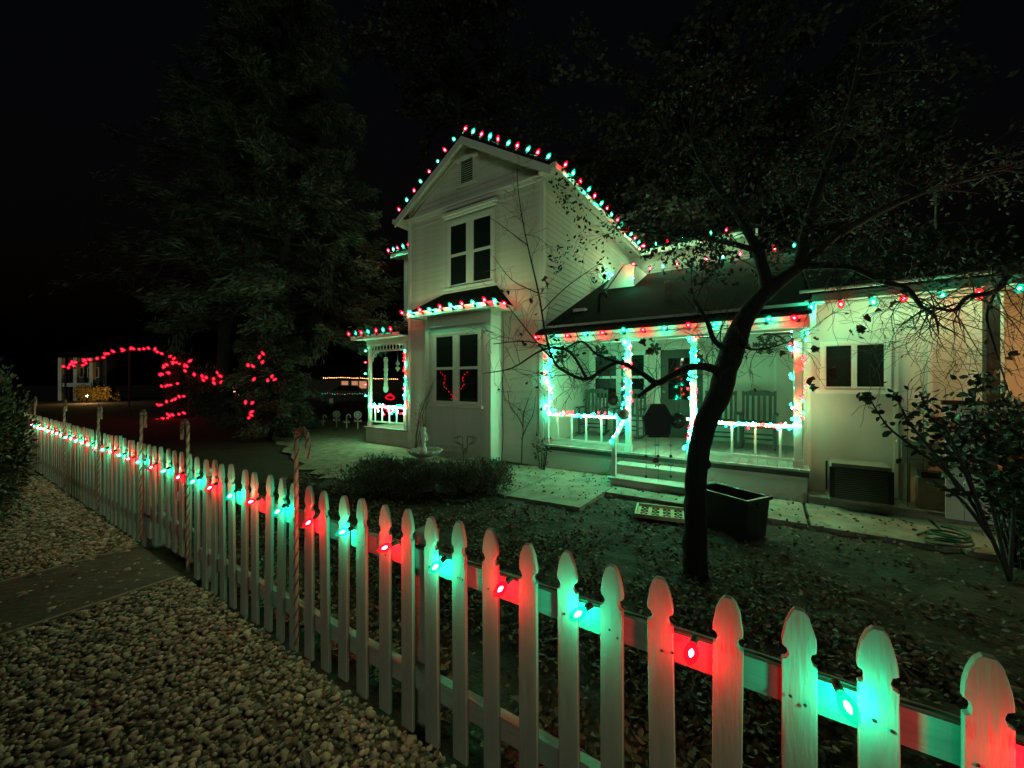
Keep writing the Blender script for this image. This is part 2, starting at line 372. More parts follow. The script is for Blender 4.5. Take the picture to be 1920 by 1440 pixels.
# windows ------------------------------------------------------------
def window(x0, x1, z0, z1, y, cols=2, rails=True, head=True, frame=.07, stile=.045, mullion=.10, tilt=0, dirt=M['black_glass'], sash_mat=M['trim'], sill=True, rail_h=.5):
    w = MB().box(x0 - frame, x0, y - .035, y - .003, z0 - frame * .4, z1 + frame).box(x1, x1 + frame, y - .035, y - .003, z0 - frame * .4, z1 + frame)
    w.box(x0 + .001, x1 - .001, y - .035, y - .003, z1, z1 + frame)
    o = w.build('window', sash_mat, house)
    if sill: MB().box(x0 - frame - .05, x1 + frame + .05, y - .09, y - .003, z0 - frame * .4 - .055, z0 - frame * .4 - .002).build('sill', sash_mat, o)
    if head:
        MB().box(x0 - frame - .10, x1 + frame + .10, y - .12, y - .003, z1 + frame + .12, z1 + frame + .17).build('head_cap', sash_mat, o)
        MB().box(x0 - frame - .06, x1 + frame + .06, y - .075, y - .003, z1 + frame + .075, z1 + frame + .118).build('head_cap', sash_mat, o)
    gaps = (x1 - x0 - mullion * (cols - 1)) / cols
    for c in range(cols):
        a = x0 + c * (gaps + mullion); b = a + gaps
        if c: MB().box(a - mullion + .001, a - .001, y - .03, y - .003, z0, z1 - .001).build('mullion', sash_mat, o)
        MB().box(a, b, y - .0085, y - .004, z0, z1).build('pane', dirt, o)
        mb = MB().box(a, a + stile * .6, y - .024, y - .009, z0, z1).box(b - stile * .6, b, y - .024, y - .009, z0, z1)
        mb.box(a + stile * .6 + .001, b - stile * .6 - .001, y - .024, y - .009, z0, z0 + stile).box(a + stile * .6 + .001, b - stile * .6 - .001, y - .024, y - .009, z1 - stile * .7, z1)
        mb.build('sash', sash_mat, o)
        if rails:
            zm = z0 + (z1 - z0) * rail_h; MB().box(a + .002, b - .002, y - .032, y - .0095, zm - .028, zm + .028).build('meeting_rail', sash_mat, o)
    return o
window(-.52, .66, 3.74, 5.14, 0, mullion=.15)
# bay -----------------------------------------------------------------
BW, BD, BZ = .90, .37, 3.08
lap_front(-BW + .02, BW - .02, .02, BZ - .02, -BD)
MB().add([(-BW, -BD + .0165, 0), (BW, -BD + .0165, 0), (BW, -BD + .0165, BZ), (-BW, -BD + .0165, BZ), (-BW, -.002, 0), (BW, -.002, 0), (BW, -.002, BZ), (-BW, -.002, BZ)],
         [(0, 1, 2, 3), (1, 5, 6, 2), (4, 0, 3, 7)]).build('bay_wall', M['wall'], house)
mb = MB().box(BW - .10, BW + .016, -BD - .018, -BD - .002, .02, BZ - .12).box(BW + .002, BW + .016, -BD, -.06, .02, BZ - .12)
mb.build('corner_board', M['trim'], house)
MB().box(-BW - .016, -BW + .10, -BD - .018, -BD - .002, .02, BZ - .12).build('corner_board', M['wall'], house)
window(-.60, .62, 1.17, 2.62, -BD, mullion=.13, head=False, sash_mat=M['wall'], rail_h=.51)
mb = MB().box(-.72, .72, -BD - .05, -BD - .003, 2.80, 2.835); mb.build('bay_trim', M['wall'], house)
# bay roof (hipped) with eave board
e = .30; z0, z1 = BZ + .06, 3.62
mb = MB(); A = [(-BW - e, -BD - e, z0), (BW + e, -BD - e, z0), (BW + e, -.004, z0), (-BW - e, -.004, z0), (-.72, -.004, z1), (.78, -.004, z1)]
mb.add(A, [(0, 1, 5, 4), (1, 2, 5), (3, 0, 4)]); mb.build('bay_roof', M['roof'], house)
mb = MB().box(-BW - e, BW + e, -BD - e, -BD - e + .03, BZ - .05, z0 - .003).box(BW + e - .03, BW + e, -BD - e + .031, -.004, BZ - .05, z0 - .003).box(-BW - e, -BW - e + .03, -BD - e + .031, -.004, BZ - .05, z0 - .003)
mb.build('bay_fascia', M['trim'], house)
MB().box(-BW - e + .032, BW + e - .032, -BD - e + .032, -.004, BZ - .02, BZ).build('soffit', M['soffit'], house)
# right porch ---------------------------------------------------------
PX0, PX1, PFZ, PDEP = GW, 5.86, .45, 2.24
for i in range(34):
    w = (PX1 + .06 - PX0 - .03) / 34; x = PX0 + .03 + i * w
    MB().box(x + .003, x + w - .003, -.09, PDEP, PFZ - .03, PFZ + random.uniform(-.002, .002)).build('floor_board', M['porch_floor'], house)
MB().box(PX0 + .03, PX1 + .05, -.07, -.03, PFZ - .10, PFZ - .033).build('floor_beam', M['grey_wood'], house)
# porch walls
MB().box(PX0 + .001, PX1 + 2, PDEP, PDEP + .1, 0, 2.75).build('porch_wall', M['wall'], house)
for k, x in enumerate((3.42, 4.46, 5.55)): MB().box(x - .018, x + .018, PDEP - .02, PDEP - .001, PFZ + .002, 2.62).build('batten', M['trim'], house)
MB().box(PX0 + .002, PX1 + .2, -.1, PDEP - .002, 2.62, 2.66).build('porch_ceiling', M['soffit'], house)
MB().box(PX0 + .03, PX1 + .12, -.06, .03, 2.30, 2.615).build('porch_beam', M['trim'], house)
# porch roof
EV = -.30
mb = MB(); RX1 = 9.6
P = [(PX0 + .002, EV, 2.52), (5.92, EV, 2.52), (5.92, 3.54, 4.35), (PX0 + .002, 3.54, 4.35)]
Q = [(x, y, z - .05) for x, y, z in P]
mb.add(P + Q, [(0, 1, 2, 3), (7, 6, 5, 4), (0, 4, 5, 1), (1, 5, 6, 2), (2, 6, 7, 3), (3, 7, 4, 0)])
mb.build('porch_roof', M['roof'], house)
MB().add([(PX0 + .002, 3.541, 4.35), (9.6, 3.541, 4.35), (9.6, 5.73, 4.40), (PX0 + .002, 5.73, 4.40)], [(0, 1, 2, 3)]).build('flat_roof', M['roof'], house)
MB().box(PX0 + .03, 5.90, EV - .004, EV + .03, 2.31, 2.465).build('fascia', M['trim'], house)
MB().box(PX0 + .03, 5.90, EV + .031, -.061, 2.40, 2.42).build('soffit', M['soffit'], house)
# roof details: dormer cheek, vents
dm = MB().add([(2.32, 2.3, 3.80), (2.92, 2.3, 3.78), (2.92, 2.3, 4.28), (2.70, 2.3, 4.28), (2.32, 3.4, 4.3), (2.92, 3.4, 4.3)], [(0, 1, 2, 3), (1, 5, 2), (0, 3, 4)]).build('dormer', M['wall'], house)
MB().add([(2.24, 2.22, 3.80), (2.32, 2.22, 3.80), (2.74, 2.22, 4.33), (2.67, 2.22, 4.33), (2.24, 3.4, 4.33), (2.67, 3.4, 4.40)], [(0, 1, 2, 3), (0, 3, 5, 4)]).build('dormer_trim', M['trim'], dm)
MB().tube([H(0, 0, 0) * 0 + Vector((2.75, .62, 2.9)), Vector((2.75, .62, 3.22)), Vector((2.80, .56, 3.30)), Vector((2.90, .52, 3.30)), Vector((2.94, .52, 3.2))], .03, 8).build('vent_pipe', M['black_metal'], house, smooth=True)
MB().box(2.15, 2.40, .75, .9, 3.04, 3.10).build('roof_vent', M['trim'], house)
MB().lathe([(.06, 0), (.06, .28), (.085, .30), (.085, .36), (.02, .38)], 12, (3.95, .95, 3.08)).build('vent_pipe', M['stone'], house, smooth=True)
# posts, brackets, rails
POSTS = [1.95, 3.50, 4.50, 5.79]
def post(x, y, z0=PFZ, z1=2.30, w=.085):
    o = MB().box(x - w / 2, x + w / 2, y - w / 2, y + w / 2, z0 + .002, z1 - .002).build('post', M['trim'], house)
    MB().box(x - w / 2 - .014, x + w / 2 + .014, y - w / 2 - .014, y + w / 2 + .014, z0 + .004, z0 + .11).build('post_base', M['trim'], o)
    MB().box(x - w / 2 - .014, x + w / 2 + .014, y - w / 2 - .014, y + w / 2 + .014, z1 - .09, z1 - .004).build('post_cap', M['trim'], o)
for x in POSTS: post(x, .03)
def bracket(x, y, d, z=2.29, size=.34):
    mb = MB(); pts = [(x + d * (.045 + size * (1 - math.cos(t)) ), y, z - size + size * math.sin(t)) for t in np.linspace(0, math.pi / 2, 9)]
    mb.tube(pts, .014, 6); mb.bar((x + d * .045, y, z - .012), (x + d * (size + .06), y, z - .012), .024, .024)
    mb.bar((x + d * .055, y, z - size - .02), (x + d * .055, y, z), .02, .024)
    for cx, cz, r in ((.12, -.10, .055), (.22, -.075, .04), (.11, -.20, .035)):
        mb.tube([(x + d * (cx + r * math.cos(t)), y, z + cz + r * math.sin(t)) for t in np.linspace(0, 2 * math.pi, 13)], .009, 5)
    mb.build('bracket', M['black_metal'] if x > 5 else M['trim'], house)
bracket(5.79, .03, -1); bracket(1.95, .03, 1)
def railing(xa, xb, y=.03, zt=1.03, n=4, zb=.57, m=M['trim']):
    o = MB().box(xa, xb, y - .035, y + .035, zt - .045, zt).build('railing', m, house)
    MB().box(xa, xb, y - .025, y + .025, zb - .04, zb).build('bottom_rail', m, o)
    for i in range(n):
        x = xa + (xb - xa) * (i + .6) / (n + .1); MB().box(x - .015, x + .015, y - .015, y + .015, zb + .001, zt - .046).build('baluster', m, o)
railing(2.0, 3.45, n=5); railing(4.55, 5.74, n=4)
# stairs
for k, (v, z) in enumerate(((-.36, .30), (-.66, .15))):
    o = MB().box(3.40, 4.60, v - .03, v + .30, z - .035, z).build('step', M['porch_floor'], house)
    MB().box(3.43, 4.57, v, v + .02, z - .15 + .002, z - .037).build('riser', M['wall'], o)
MB().box(3.44, 4.56, -.031, -.012, .302, PFZ - .034).build('riser', M['wall'], house)
for x in (3.46, 4.54):
    mb = MB().bar((x, -.05, 1.0), (x, -.56, .72), .05, .05); mb.box(x - .03, x + .03, -.60, -.54, .152, .74); mb.build('stair_rail', M['trim'], house)
# scalloped skirt under the porch
def skirt(xa, xb, y, z0, z1, nw, rows):
    base = MB().box(xa, xb, y, y + .03, z0, z1).build('skirt', M['wall'], house)
    w = (xb - xa) / nw; h = (z1 - z0 - .12) / rows
    me = MB().prism([(-w * .49, h * .75), (-w * .49, -.02)] + [(-w * .49 * math.cos(t), -.02 - .42 * w * math.sin(t)) for t in np.linspace(.3, math.pi - .3, 6)] + [(w * .49, -.02), (w * .49, h * .75)], -.006, .014).mesh('shingle', M['wall'])
    for r in range(rows):
        for i in range(nw - (r % 2)):
            x = xa + w * (i + .5 + .5 * (r % 2)); z = z1 - .10 - r * h
            obj('shingle', me, base, (x, y - .016 - .0012 * random.random(), z - .02), (R(-7), 0, 0))
    return base
skirt(PX0 + .06, 3.42, -.02, .0, PFZ - .11, 15, 3); skirt(4.58, PX1 + .03, -.02, .0, PFZ - .11, 12, 3)
# door and windows on the porch wall
door = MB().box(3.52, 4.34, PDEP - .05, PDEP - .012, PFZ + .004, 2.30).build('door', M['grey_wood'], house)
mb = MB().box(3.44, 3.518, PDEP - .04, PDEP - .002, PFZ + .004, 2.38).box(4.342, 4.42, PDEP - .04, PDEP - .002, PFZ + .004, 2.38).box(3.519, 4.341, PDEP - .04, PDEP - .002, 2.302, 2.38)
mb.build('door_frame', M['trim'], door)
MB().box(3.68, 4.18, PDEP - .056, PDEP - .051, 1.25, 2.12).build('pane', M['black_glass'], door)
for z in (.6, .9): MB().box(3.66, 4.20, PDEP - .062, PDEP - .051, z, z + .24).build('panel', M['grey_wood'], door)
MB().ico((3.60, PDEP - .09, 1.42), .032, 1).build('handle', M['steel'], door, smooth=True)
window(2.02, 3.18, 1.22, 2.24, PDEP, mullion=.08, head=False, rails=True, stile=.03)
# right wing ----------------------------------------------------------
WV, WX0, WX1 = .30, 5.87, 7.66
MB().box(WX0, WX1, WV, WV + .12, 0, 2.76).build('wing_wall', M['wall'], house)
for x in (5.93, 6.80, 7.10): MB().box(x - .02, x + .02, WV - .018, WV - .002, .15, 2.60).build('batten', M['trim'], house)
MB().box(WX1 - .06, WX1 + .02, WV - .02, WV - .002, .12, 2.62).build('corner_board', M['trim'], house)
window(6.10, 6.70, 1.53, 2.11, WV, mullion=.035, head=False, rails=False, frame=.05, stile=.02)
mb = MB(); P = [(5.925, -.12, 2.80), (9.8, -.12, 2.80), (9.8, 3.54, 4.36), (5.925, 3.54, 4.36)]; Q = [(x, y, z - .05) for x, y, z in P]
mb.add(P + Q, [(0, 1, 2, 3), (7, 6, 5, 4), (0, 4, 5, 1), (1, 5, 6, 2), (2, 6, 7, 3), (3, 7, 4, 0)]); mb.build('wing_roof', M['roof'], house)
MB().box(5.93, 8.1, -.125, -.095, 2.655, 2.748).build('fascia', M['dark_wood'], house)
MB().tube([(5.80, -.16, 2.79), (7.45, -.16, 2.79)], .022, 6).build('gutter', M['gutter'], house)
MB().box(5.86, 8.1, -.094, WV - .002, 2.665, 2.685).build('soffit', M['soffit'], house)
MB().box(7.44, 7.54, -.08, .02, .0, 2.66).build('dark_post', M['dark_wood'], house)
MB().box(7.68, 11, 1.0, 1.1, 0, 2.9).build('tan_wall', M['orange_wall'], house)
MB().box(5.9, 7.6, -.13, WV - .002, .0, .13).build('plinth', M['concrete'], house)
MB().tube([(8.03, 3.9, 4.2), (8.03, 3.9, 5.1)], .014, 6).build('antenna', M['steel'], house)
# upper cross wing behind the porch roof
MB().box(PX0 + .003, 5.0, 5.74, 5.85, 4.2, EZ - .02).build('wing_wall', M['wall'], house)
MB().box(PX0 + .30, 5.2, 5.40, 5.43, EZ - .15, EZ + .01).build('fascia', M['trim'], house)
MB().box(PX0 + .30, 5.2, 5.431, 5.738, EZ - .08, EZ - .06).build('soffit', M['soffit'], house)
mb = MB(); mb.add([(PX0 + .32, 5.36, EZ + .02), (5.3, 5.36, EZ + .02), (5.3, 8, EZ + 1.3), (1.0, 8, EZ + 1.3)], [(0, 1, 2, 3)]); mb.build('wing_roof', M['roof'], house)
# left upper wing and left porch
MB().box(-3.76, -GW - .003, 1.5, 6, 0, 5.46).build('wing_wall', M['wall'], house)
MB().box(-3.80, -3.70, 1.48, 1.497, .1, 5.40).build('corner_board', M['trim'], house)
MB().box(-4.06, -GW - .10, 1.18, 1.21, 5.36, 5.48).build('fascia', M['trim'], house)
MB().box(-4.06, -GW - .10, 1.211, 1.499, 5.38, 5.40).build('soffit', M['soffit'], house)
MB().add([(-4.1, 1.15, 5.5), (-2.2, 1.15, 5.5), (-1.2, 3.5, 6.4), (-4.1, 3.5, 6.4)], [(0, 1, 2, 3)]).build('wing_roof', M['roof'], house)
LX0, LX1 = -3.50, -GW - .02
MB().box(LX0 - .08, LX1, -.08, 1.49, .40, .44).build('porch_floor', M['porch_floor'], house)
MB().add([(LX0, 0, -.02), (LX1, 0, -.02), (LX1, -.02, .395), (LX0 - .03, -.02, .395), (LX0 - .03, 1.4, .395), (LX0, 1.4, -.02)], [(0, 1, 2, 3), (0, 3, 4, 5)]).build('skirt', M['wall'], house)
for i in range(5): MB().box(LX0 - .035, LX1, -.036, -.022, .02 + i * .075, .085 + i * .075, Matrix.Rotation(0, 4, 'X')).build('skirt_board', M['wall'], house)
post(LX0 + .05, .03, .44, 2.62, .075); post(-2.02, .03, .44, 2.62, .06)
MB().box(LX0 - .05, LX1, -.01, .07, 2.622, 2.74).build('porch_beam', M['trim'], house)
MB().add([(LX0 - .30, -.30, 2.83), (LX1, -.30, 2.83), (LX1, 1.48, 3.3), (LX0 - .30, 1.48, 3.3)], [(0, 1, 2, 3)]).build('porch_roof', M['roof'], house)
MB().box(LX0 - .30, LX1, -.29, 1.47, 2.745, 2.77).build('soffit', M['soffit'], house)
MB().box(LX0 - .31, LX1, -.31, -.291, 2.73, 2.825).build('fascia', M['trim'], house)
fret = MB().box(LX0 + .09, LX1 - .08, .015, .045, 2.60, 2.62).build('fretwork', M['trim'], house)
MB().box(LX0 + .09, LX1 - .08, .015, .045, 2.42, 2.44).build('fret_rail', M['trim'], fret)
ring = MB().tube([(.062 * math.cos(t), 0, .078 * math.sin(t)) for t in np.linspace(0, 2 * math.pi, 13)], .011, 5).mesh('fret_ring', M['trim'])
for i in range(11): obj('fret_ring', ring, fret, (LX0 + .17 + i * .125, .03, 2.52))
bracket(LX0 + .05, .03, 1, 2.41, .3)
railing(LX0 + .1, LX1 - .06, .03, 1.0, 5, .60)
MB().box(-2.3, -1.9, 1.40, 1.44, 2.2, 2.5).build('porch_panel', M['orange_wall'], house)
# ---------------------------------------------------------------- picket fence and gate (fence axes: x along, y away from the street)
PW = .037
prof = [(PW, .03), (PW, .884), (.028, .889), (.0235, .901), (.027, .914), (.0355, .920), (.0365, .934), (.034, .957), (.0285, .982), (.0185, 1.008), (.009, 1.020)]
def picket_mesh(dz, zb, jit):
    p = [(x + random.uniform(-jit, jit), z + (dz if z > .5 else zb)) for x, z in prof] + [(-x + random.uniform(-jit, jit), z + (dz if z > .5 else zb)) for x, z in reversed(prof)]
    bm = bmesh.new(); mbx = MB().prism(p, -.009, .009); me = mbx.mesh('picket', M['picket'])
    bm.from_mesh(me); es = [e for e in bm.edges if abs(e.verts[0].co.y - e.verts[1].co.y) < 1e-5]
    bmesh.ops.bevel(bm, geom=es, offset=.0018, segments=1, affect='EDGES'); bm.to_mesh(me); bm.free(); return me
pk = [picket_mesh(random.uniform(-.015, .012), random.uniform(-.015, .02), .0016) for _ in range(12)]
gk = [picket_mesh(random.uniform(-.012, .004), .11 + random.uniform(-.02, .02), .0012) for _ in range(4)]
fence = thing('picket_fence', 'white wooden picket fence with notched pickets running past the gravel', 'fence', FO, FROT)
gate = thing('fence_gate', 'white picket gate hung clear of the ground across the path', 'gate', FE(-3.62, 0, 0), FROT)
S0 = .5525
for k in range(-84, 8):
    s = S0 + k * .160
    if -4.16 < s < -3.06:
        obj('picket', random.choice(gk), gate, (s + 3.62, 0, 0), (random.uniform(-.006, .006), random.uniform(-.01, .01), 0)); continue
    obj('picket', random.choice(pk), fence, (s + random.uniform(-.006, .006), random.uniform(-.002, .002), 0), (random.uniform(-.008, .008), random.uniform(-.016, .016), random.uniform(-.02, .02)))
def rails(parent, a, b, off, zs):
    for z in zs: MB().box(a - off, b - off, .0125, .05, z, z + .088).build('rail', M['rail'], parent)
for a, b in ((-13.2, -8.7), (-8.69, -4.24), (-2.99, -.55), (-.549, 1.9)): rails(fence, a, b, 0, (.755 + random.uniform(-.006, .006), .205 + random.uniform(-.008, .008)))
rails(gate, -4.15, -3.07, -3.62, (.755, .30))
MB().bar((-.5, .06, .36), (.52, .06, .78), .02, .07).build('brace', M['rail'], gate)
for s in (-12.4, -9.9, -7.4, -4.20, -3.02, -.55, 1.9):
    MB().box(s - .045, s + .045, .055, .145, -.05, .90).build('post', M['rail'], fence)
for z in (.34, .80): MB().box(-.57, -.42, -.016, -.0095, z - .012, z + .012).build('hinge', M['black_metal'], gate)
MB().tube([(.52, -.02, .80), (.52, -.05, .79), (.52, -.05, .70), (.52, -.02, .69)], .007, 6).build('latch', M['steel'], gate)
# nail heads
nail = MB().lathe([(.0045, 0), (.0035, .002)], 6).mesh('nail', M['black_metal'])
for k in range(-10, 7):
    for dx, z in ((-.014, .80), (.015, .79)):
        obj('nail', nail, fence, (S0 + k * .16 + dx + random.uniform(-.004, .004), -.0092, z + random.uniform(-.01, .01)), (R(90), 0, 0))

# ---------------------------------------------------------------- bulbs
def bulb_mesh(name, core_m, shell_m, k=1.0):
    mb = MB(); mb.cm = 0; mb.lathe([(.010, -.030), (.013, -.026), (.013, .002), (.010, .006)], 8)
    mb.cm = 1; mb.lathe([(.011, .0065), (.020, .022), (.0245, .040), (.0225, .058), (.014, .076), (.004, .088)], 10, cap=True)
    mb.cm = 2; mb.lathe([(.003 * k, .042 - .024 * k), (.011 * k, .042 - .012 * k), (.0135 * k, .042), (.010 * k, .042 + .014 * k), (.003 * k, .042 + .026 * k)], 6)
    me = mb.mesh(name, [M['wire'], shell_m, core_m], smooth=True); return me
CORE = 520.0
BR = bulb_mesh('red_bulb', emit('red_filament', RED, CORE * 2.8), shell('red_glass', RD, 2.0, .55), .60)
BG = bulb_mesh('green_bulb', emit('green_filament', GRN, CORE * 5.6), shell('green_glass', GD, 2.0, .55), .60)
FR_ = bulb_mesh('red_bulb', emit('fence_red_filament', RED, 1700), shell('fence_red_glass', RD, 1.6, .60), .62)
FG_ = bulb_mesh('green_bulb', emit('fence_green_filament', GRN, 1750), shell('fence_green_glass', GD, 1.6, .60), .66)
DR = bulb_mesh('red_bulb', emit('eave_red_filament', RED, 420), shell('eave_red_glass', RD, 2.0, .55), .60)
DG = bulb_mesh('green_bulb', emit('eave_green_filament', GRN, 560), shell('eave_green_glass', GD, 2.0, .55), .60)
YR = bulb_mesh('red_bulb', emit('bay_red_filament', RED, 800), shell('bay_red_glass', RD, 2.0, .55), .60)
WR = bulb_mesh('red_bulb', emit('wing_red_filament', RED, 800), shell('wing_red_glass', RD, 2.0, .55), .60)
WG = bulb_mesh('green_bulb', emit('wing_green_filament', GRN, 1750), shell('wing_green_glass', GD, 2.0, .55), .60)
def resample(pts, spacing, off=0.0):
    pts = [Vector(p) for p in pts]; L = [0]
    for a, b in zip(pts, pts[1:]): L.append(L[-1] + (b - a).length)
    out = []; d = off
    while d <= L[-1] + 1e-6:
        k = max(i for i in range(len(L)) if L[i] <= d + 1e-9); k = min(k, len(pts) - 2)
        t = (d - L[k]) / max(1e-9, L[k + 1] - L[k]); out.append(pts[k].lerp(pts[k + 1], t)); d += spacing
    return out
def light_string(label, pts, spacing, first='R', up=(0, 0, 1), scale=1.0, off=0.0, jit=.35, sag=.012, group='coloured bulb strings along the house edges', meshes=(None, None), seq=None):
    pts = [Vector(p) for p in pts]; t = thing('light_string', label, 'string lights', pts[0], 0, group); o = pts[0]
    q = resample(pts, spacing, off); wp = []
    for a, b in zip(q, q[1:]): wp += [a - o, (a + b) / 2 - o + Vector((0, 0, -sag))]
    if q: wp.append(q[-1] - o)
    if len(wp) > 1: MB().tube(wp, .0045, 4).build('wire', M['wire'], t)
    mr = meshes[0] or BR; mg = meshes[1] or BG
    for i, p in enumerate(q):
        red = (i % 2 == 0) == (first == 'R')
        if seq: red = seq[i % len(seq)] == 'R'
        d = Vector(up) + Vector((random.uniform(-jit, jit), random.uniform(-jit, jit), random.uniform(-jit, jit) * .6))
        b = obj('bulb', mr if red else mg, t, p - o, d.to_track_quat('Z', 'Y').to_euler()); b.scale = (scale,) * 3
    return t
RS = 1.6
hu = lambda x, y, z: H(x, y, z) - HO
zr = lambda x: PZ + sl * abs(x)
light_string('red and green bulbs along the lit right slope of the gable peak', [H(.04, -.18, zr(0) + .04), H(2.14, -.18, zr(2.14) + .04)], .262, 'R', hu(.45, 0, 1), RS)
light_string('red and green bulbs down the left slope of the gable peak', [H(-.20, -.18, zr(.2) + .04), H(-2.2, -.18, zr(2.2) + .04)], .30, 'G', hu(-.5, 0, 1), RS)
light_string('close row of bulbs on the side eave running back from the gable', [H(2.26, .1, EZ + .03), H(2.26, 5.5, EZ + .03)], .37, 'R', hu(.5, 0, 1), RS)
light_string('bulbs on the short upper eave above the dark porch roof', [H(2.32, 5.34, EZ + .03), H(5.0, 5.34, EZ + .03)], .36, 'R', hu(0, -.3, 1), RS)
light_string('bulbs along the top edge of the dark porch roof', [H(1.98, 3.50, 4.40), H(6.1, 3.50, 4.40)], .325, 'G', hu(0, -.2, 1), RS)
light_string('bulb pair hanging beside the small white dormer', [H(2.98, 2.2, 4.22), H(2.98, 2.05, 3.75)], .36, 'R', hu(0, -1, 0), RS)
light_string('bulbs along the front eave of the main porch', [H(1.95, -.335, 2.41), H(5.78, -.335, 2.41)], .318, 'R', hu(0, -1, .25), RS, meshes=(DR, DG))
light_string('bulbs under the gutter of the low wing by the rose bush', [H(5.92, -.13, 2.63), H(8.1, -.13, 2.63)], .29, 'G', hu(0, -.6, -.8), RS, meshes=(WR, WG))
light_string('bulbs round the eave of the bay roof', [H(-1.24, -.71, 3.10), H(1.22, -.71, 3.10), H(1.24, -.06, 3.10)], .287, 'R', hu(0, -.9, .6), RS, meshes=(YR, WG))
light_string('bulbs on the eave of the small side porch', [H(-3.82, -.33, 2.84), H(-1.95, -.33, 2.84)], .28, 'R', hu(0, -.5, 1), RS, meshes=(DR, DG))
light_string('few bulbs on the high eave left of the gable', [H(-4.08, 1.14, 5.52), H(-2.5, 1.14, 5.52)], .22, 'R', hu(0, -.4, 1), RS)
light_string('bulbs wound loosely down the outer post of the side porch', [H(-3.50, -.03, 2.45), H(-3.50, -.03, 1.2)], .30, 'G', hu(-1, -.6, .1), 1.0)
# fence string: clipped to the top rail, one bulb for every second gap
def fence_string():
    t = thing('light_string', 'red and green bulbs strung along the top of the picket fence', 'string lights', FE(0, .02, .852), FROT)
    wp = []; bulbs = []
    for k in range(-41, 6):
        s = -.0075 + k * .32; z = random.uniform(-.004, .006)
        if -4.2 < s < -3.1: z -= .002
        wp += [(s, 0, z), (s + .08, .004, 0), (s + .16, .008, .002), (s + .24, .004, 0)]
        bulbs.append((s + random.uniform(-.006, .006), 0, z, k % 2 == 0))
    MB().tube(wp, .0035, 4).build('wire', M['wire'], t)
    for x, y, z, red in bulbs:
        d = Vector((random.uniform(-.8, .4), -.8, random.uniform(-.75, -.15)))
        b = obj('bulb', FR_ if red else FG_, t, (x, y - .046, z + .004), d.to_track_quat('Z', 'Y').to_euler()); b.scale = (.80,) * 3
fence_string()
# mini lights: dense garlands
mini_m = [emit('mini_green', (.0014, 1, .48), 380), emit('mini_red', (1, .0015, .006), 170), emit('mini_white', (.25, 1, .62), 60)]
def octa(mb, c, r):
    x, y, z = c; mb.add([(x + r, y, z), (x - r, y, z), (x, y + r, z), (x, y - r, z), (x, y, z + r * 1.3), (x, y, z - r * 1.3)],
                        [(0, 2, 4), (2, 1, 4), (1, 3, 4), (3, 0, 4), (2, 0, 5), (1, 2, 5), (3, 1, 5), (0, 3, 5)])
def garland(label, pts, n, spread, probs=(.62, .28, .10), r=.0150, mats=None, group='mini light garlands on the porch', wire=True):
    pts = [Vector(p) for p in pts]; t = thing('mini_light_garland', label, 'string lights', pts[0], 0, group); o = pts[0]
    L = sum((b - a).length for a, b in zip(pts, pts[1:])); q = resample(pts, L / n * .9999)
    mbs = [MB() for _ in range(3)]; w = []
    for i, p in enumerate(q):
        a = random.uniform(0, 6.28); d = (pts[-1] - pts[0]).normalized(); e = d.orthogonal().normalized(); f = d.cross(e)
        c = p - o + (e * math.cos(a) + f * math.sin(a)) * spread * random.uniform(.5, 1.1) + d * random.uniform(-.01, .01)
        w.append(c); octa(mbs[random.choices((0, 1, 2), probs)[0]], c, r * random.uniform(.8, 1.2))
    if wire: MB().tube(w, .0035, 3).build('wire', M['wire'], t)
    for k, nm in enumerate(('green_mini_bulbs', 'red_mini_bulbs', 'white_mini_bulbs')):
        if mbs[k].v: mbs[k].build(nm, (mats or mini_m)[k], t, kind='stuff')
    return t
for x, nm, z0, n in ((2.0, 'wound round the porch post at the tall wall corner', 1.05, 32), (3.50, 'wound round the porch post left of the steps', 1.05, 34),
                     (4.50, 'wound round the porch post right of the steps', 1.02, 36), (5.79, 'wound round the bracketed post at the far porch end', 1.02, 30)):
    garland('mini lights ' + nm, [H(x, -.03, 2.30), H(x, -.03, z0)], n, .088)
garland('mini lights along the railing left of the porch steps', [H(2.02, -.03, 1.05), H(2.7, -.04, 1.035), H(3.48, -.03, 1.05)], 36, .04)
garland('mini lights along the railing in front of the rocking chairs pair', [H(4.56, -.03, 1.04), H(5.1, -.05, 1.0), H(5.78, -.03, 1.01)], 29, .04)
garland('mini lights slanting down the left stair rail', [H(3.50, -.05, 1.05), H(3.44, -.62, .70)], 24, .034)
garland('mini lights slanting down the right stair rail', [H(4.50, -.05, 1.05), H(4.50, -.62, .68)], 26, .034)
garland('tangle of mini lights on the side porch railing', [H(-3.45, -.03, 1.02), H(-2.7, -.04, .98), H(-1.95, -.03, 1.02)], 50, .05)
garland('mini lights drooping below the side porch railing', [H(-3.35, -.02, .95), H(-2.8, -.03, .82), H(-2.3, -.03, .9), H(-2.0, -.03, .84)], 22, .05)
garland('mini lights wound round the inner post of the side porch', [H(-2.0, -.03, 2.4), H(-2.0, -.03, 1.05)], 16, .05)
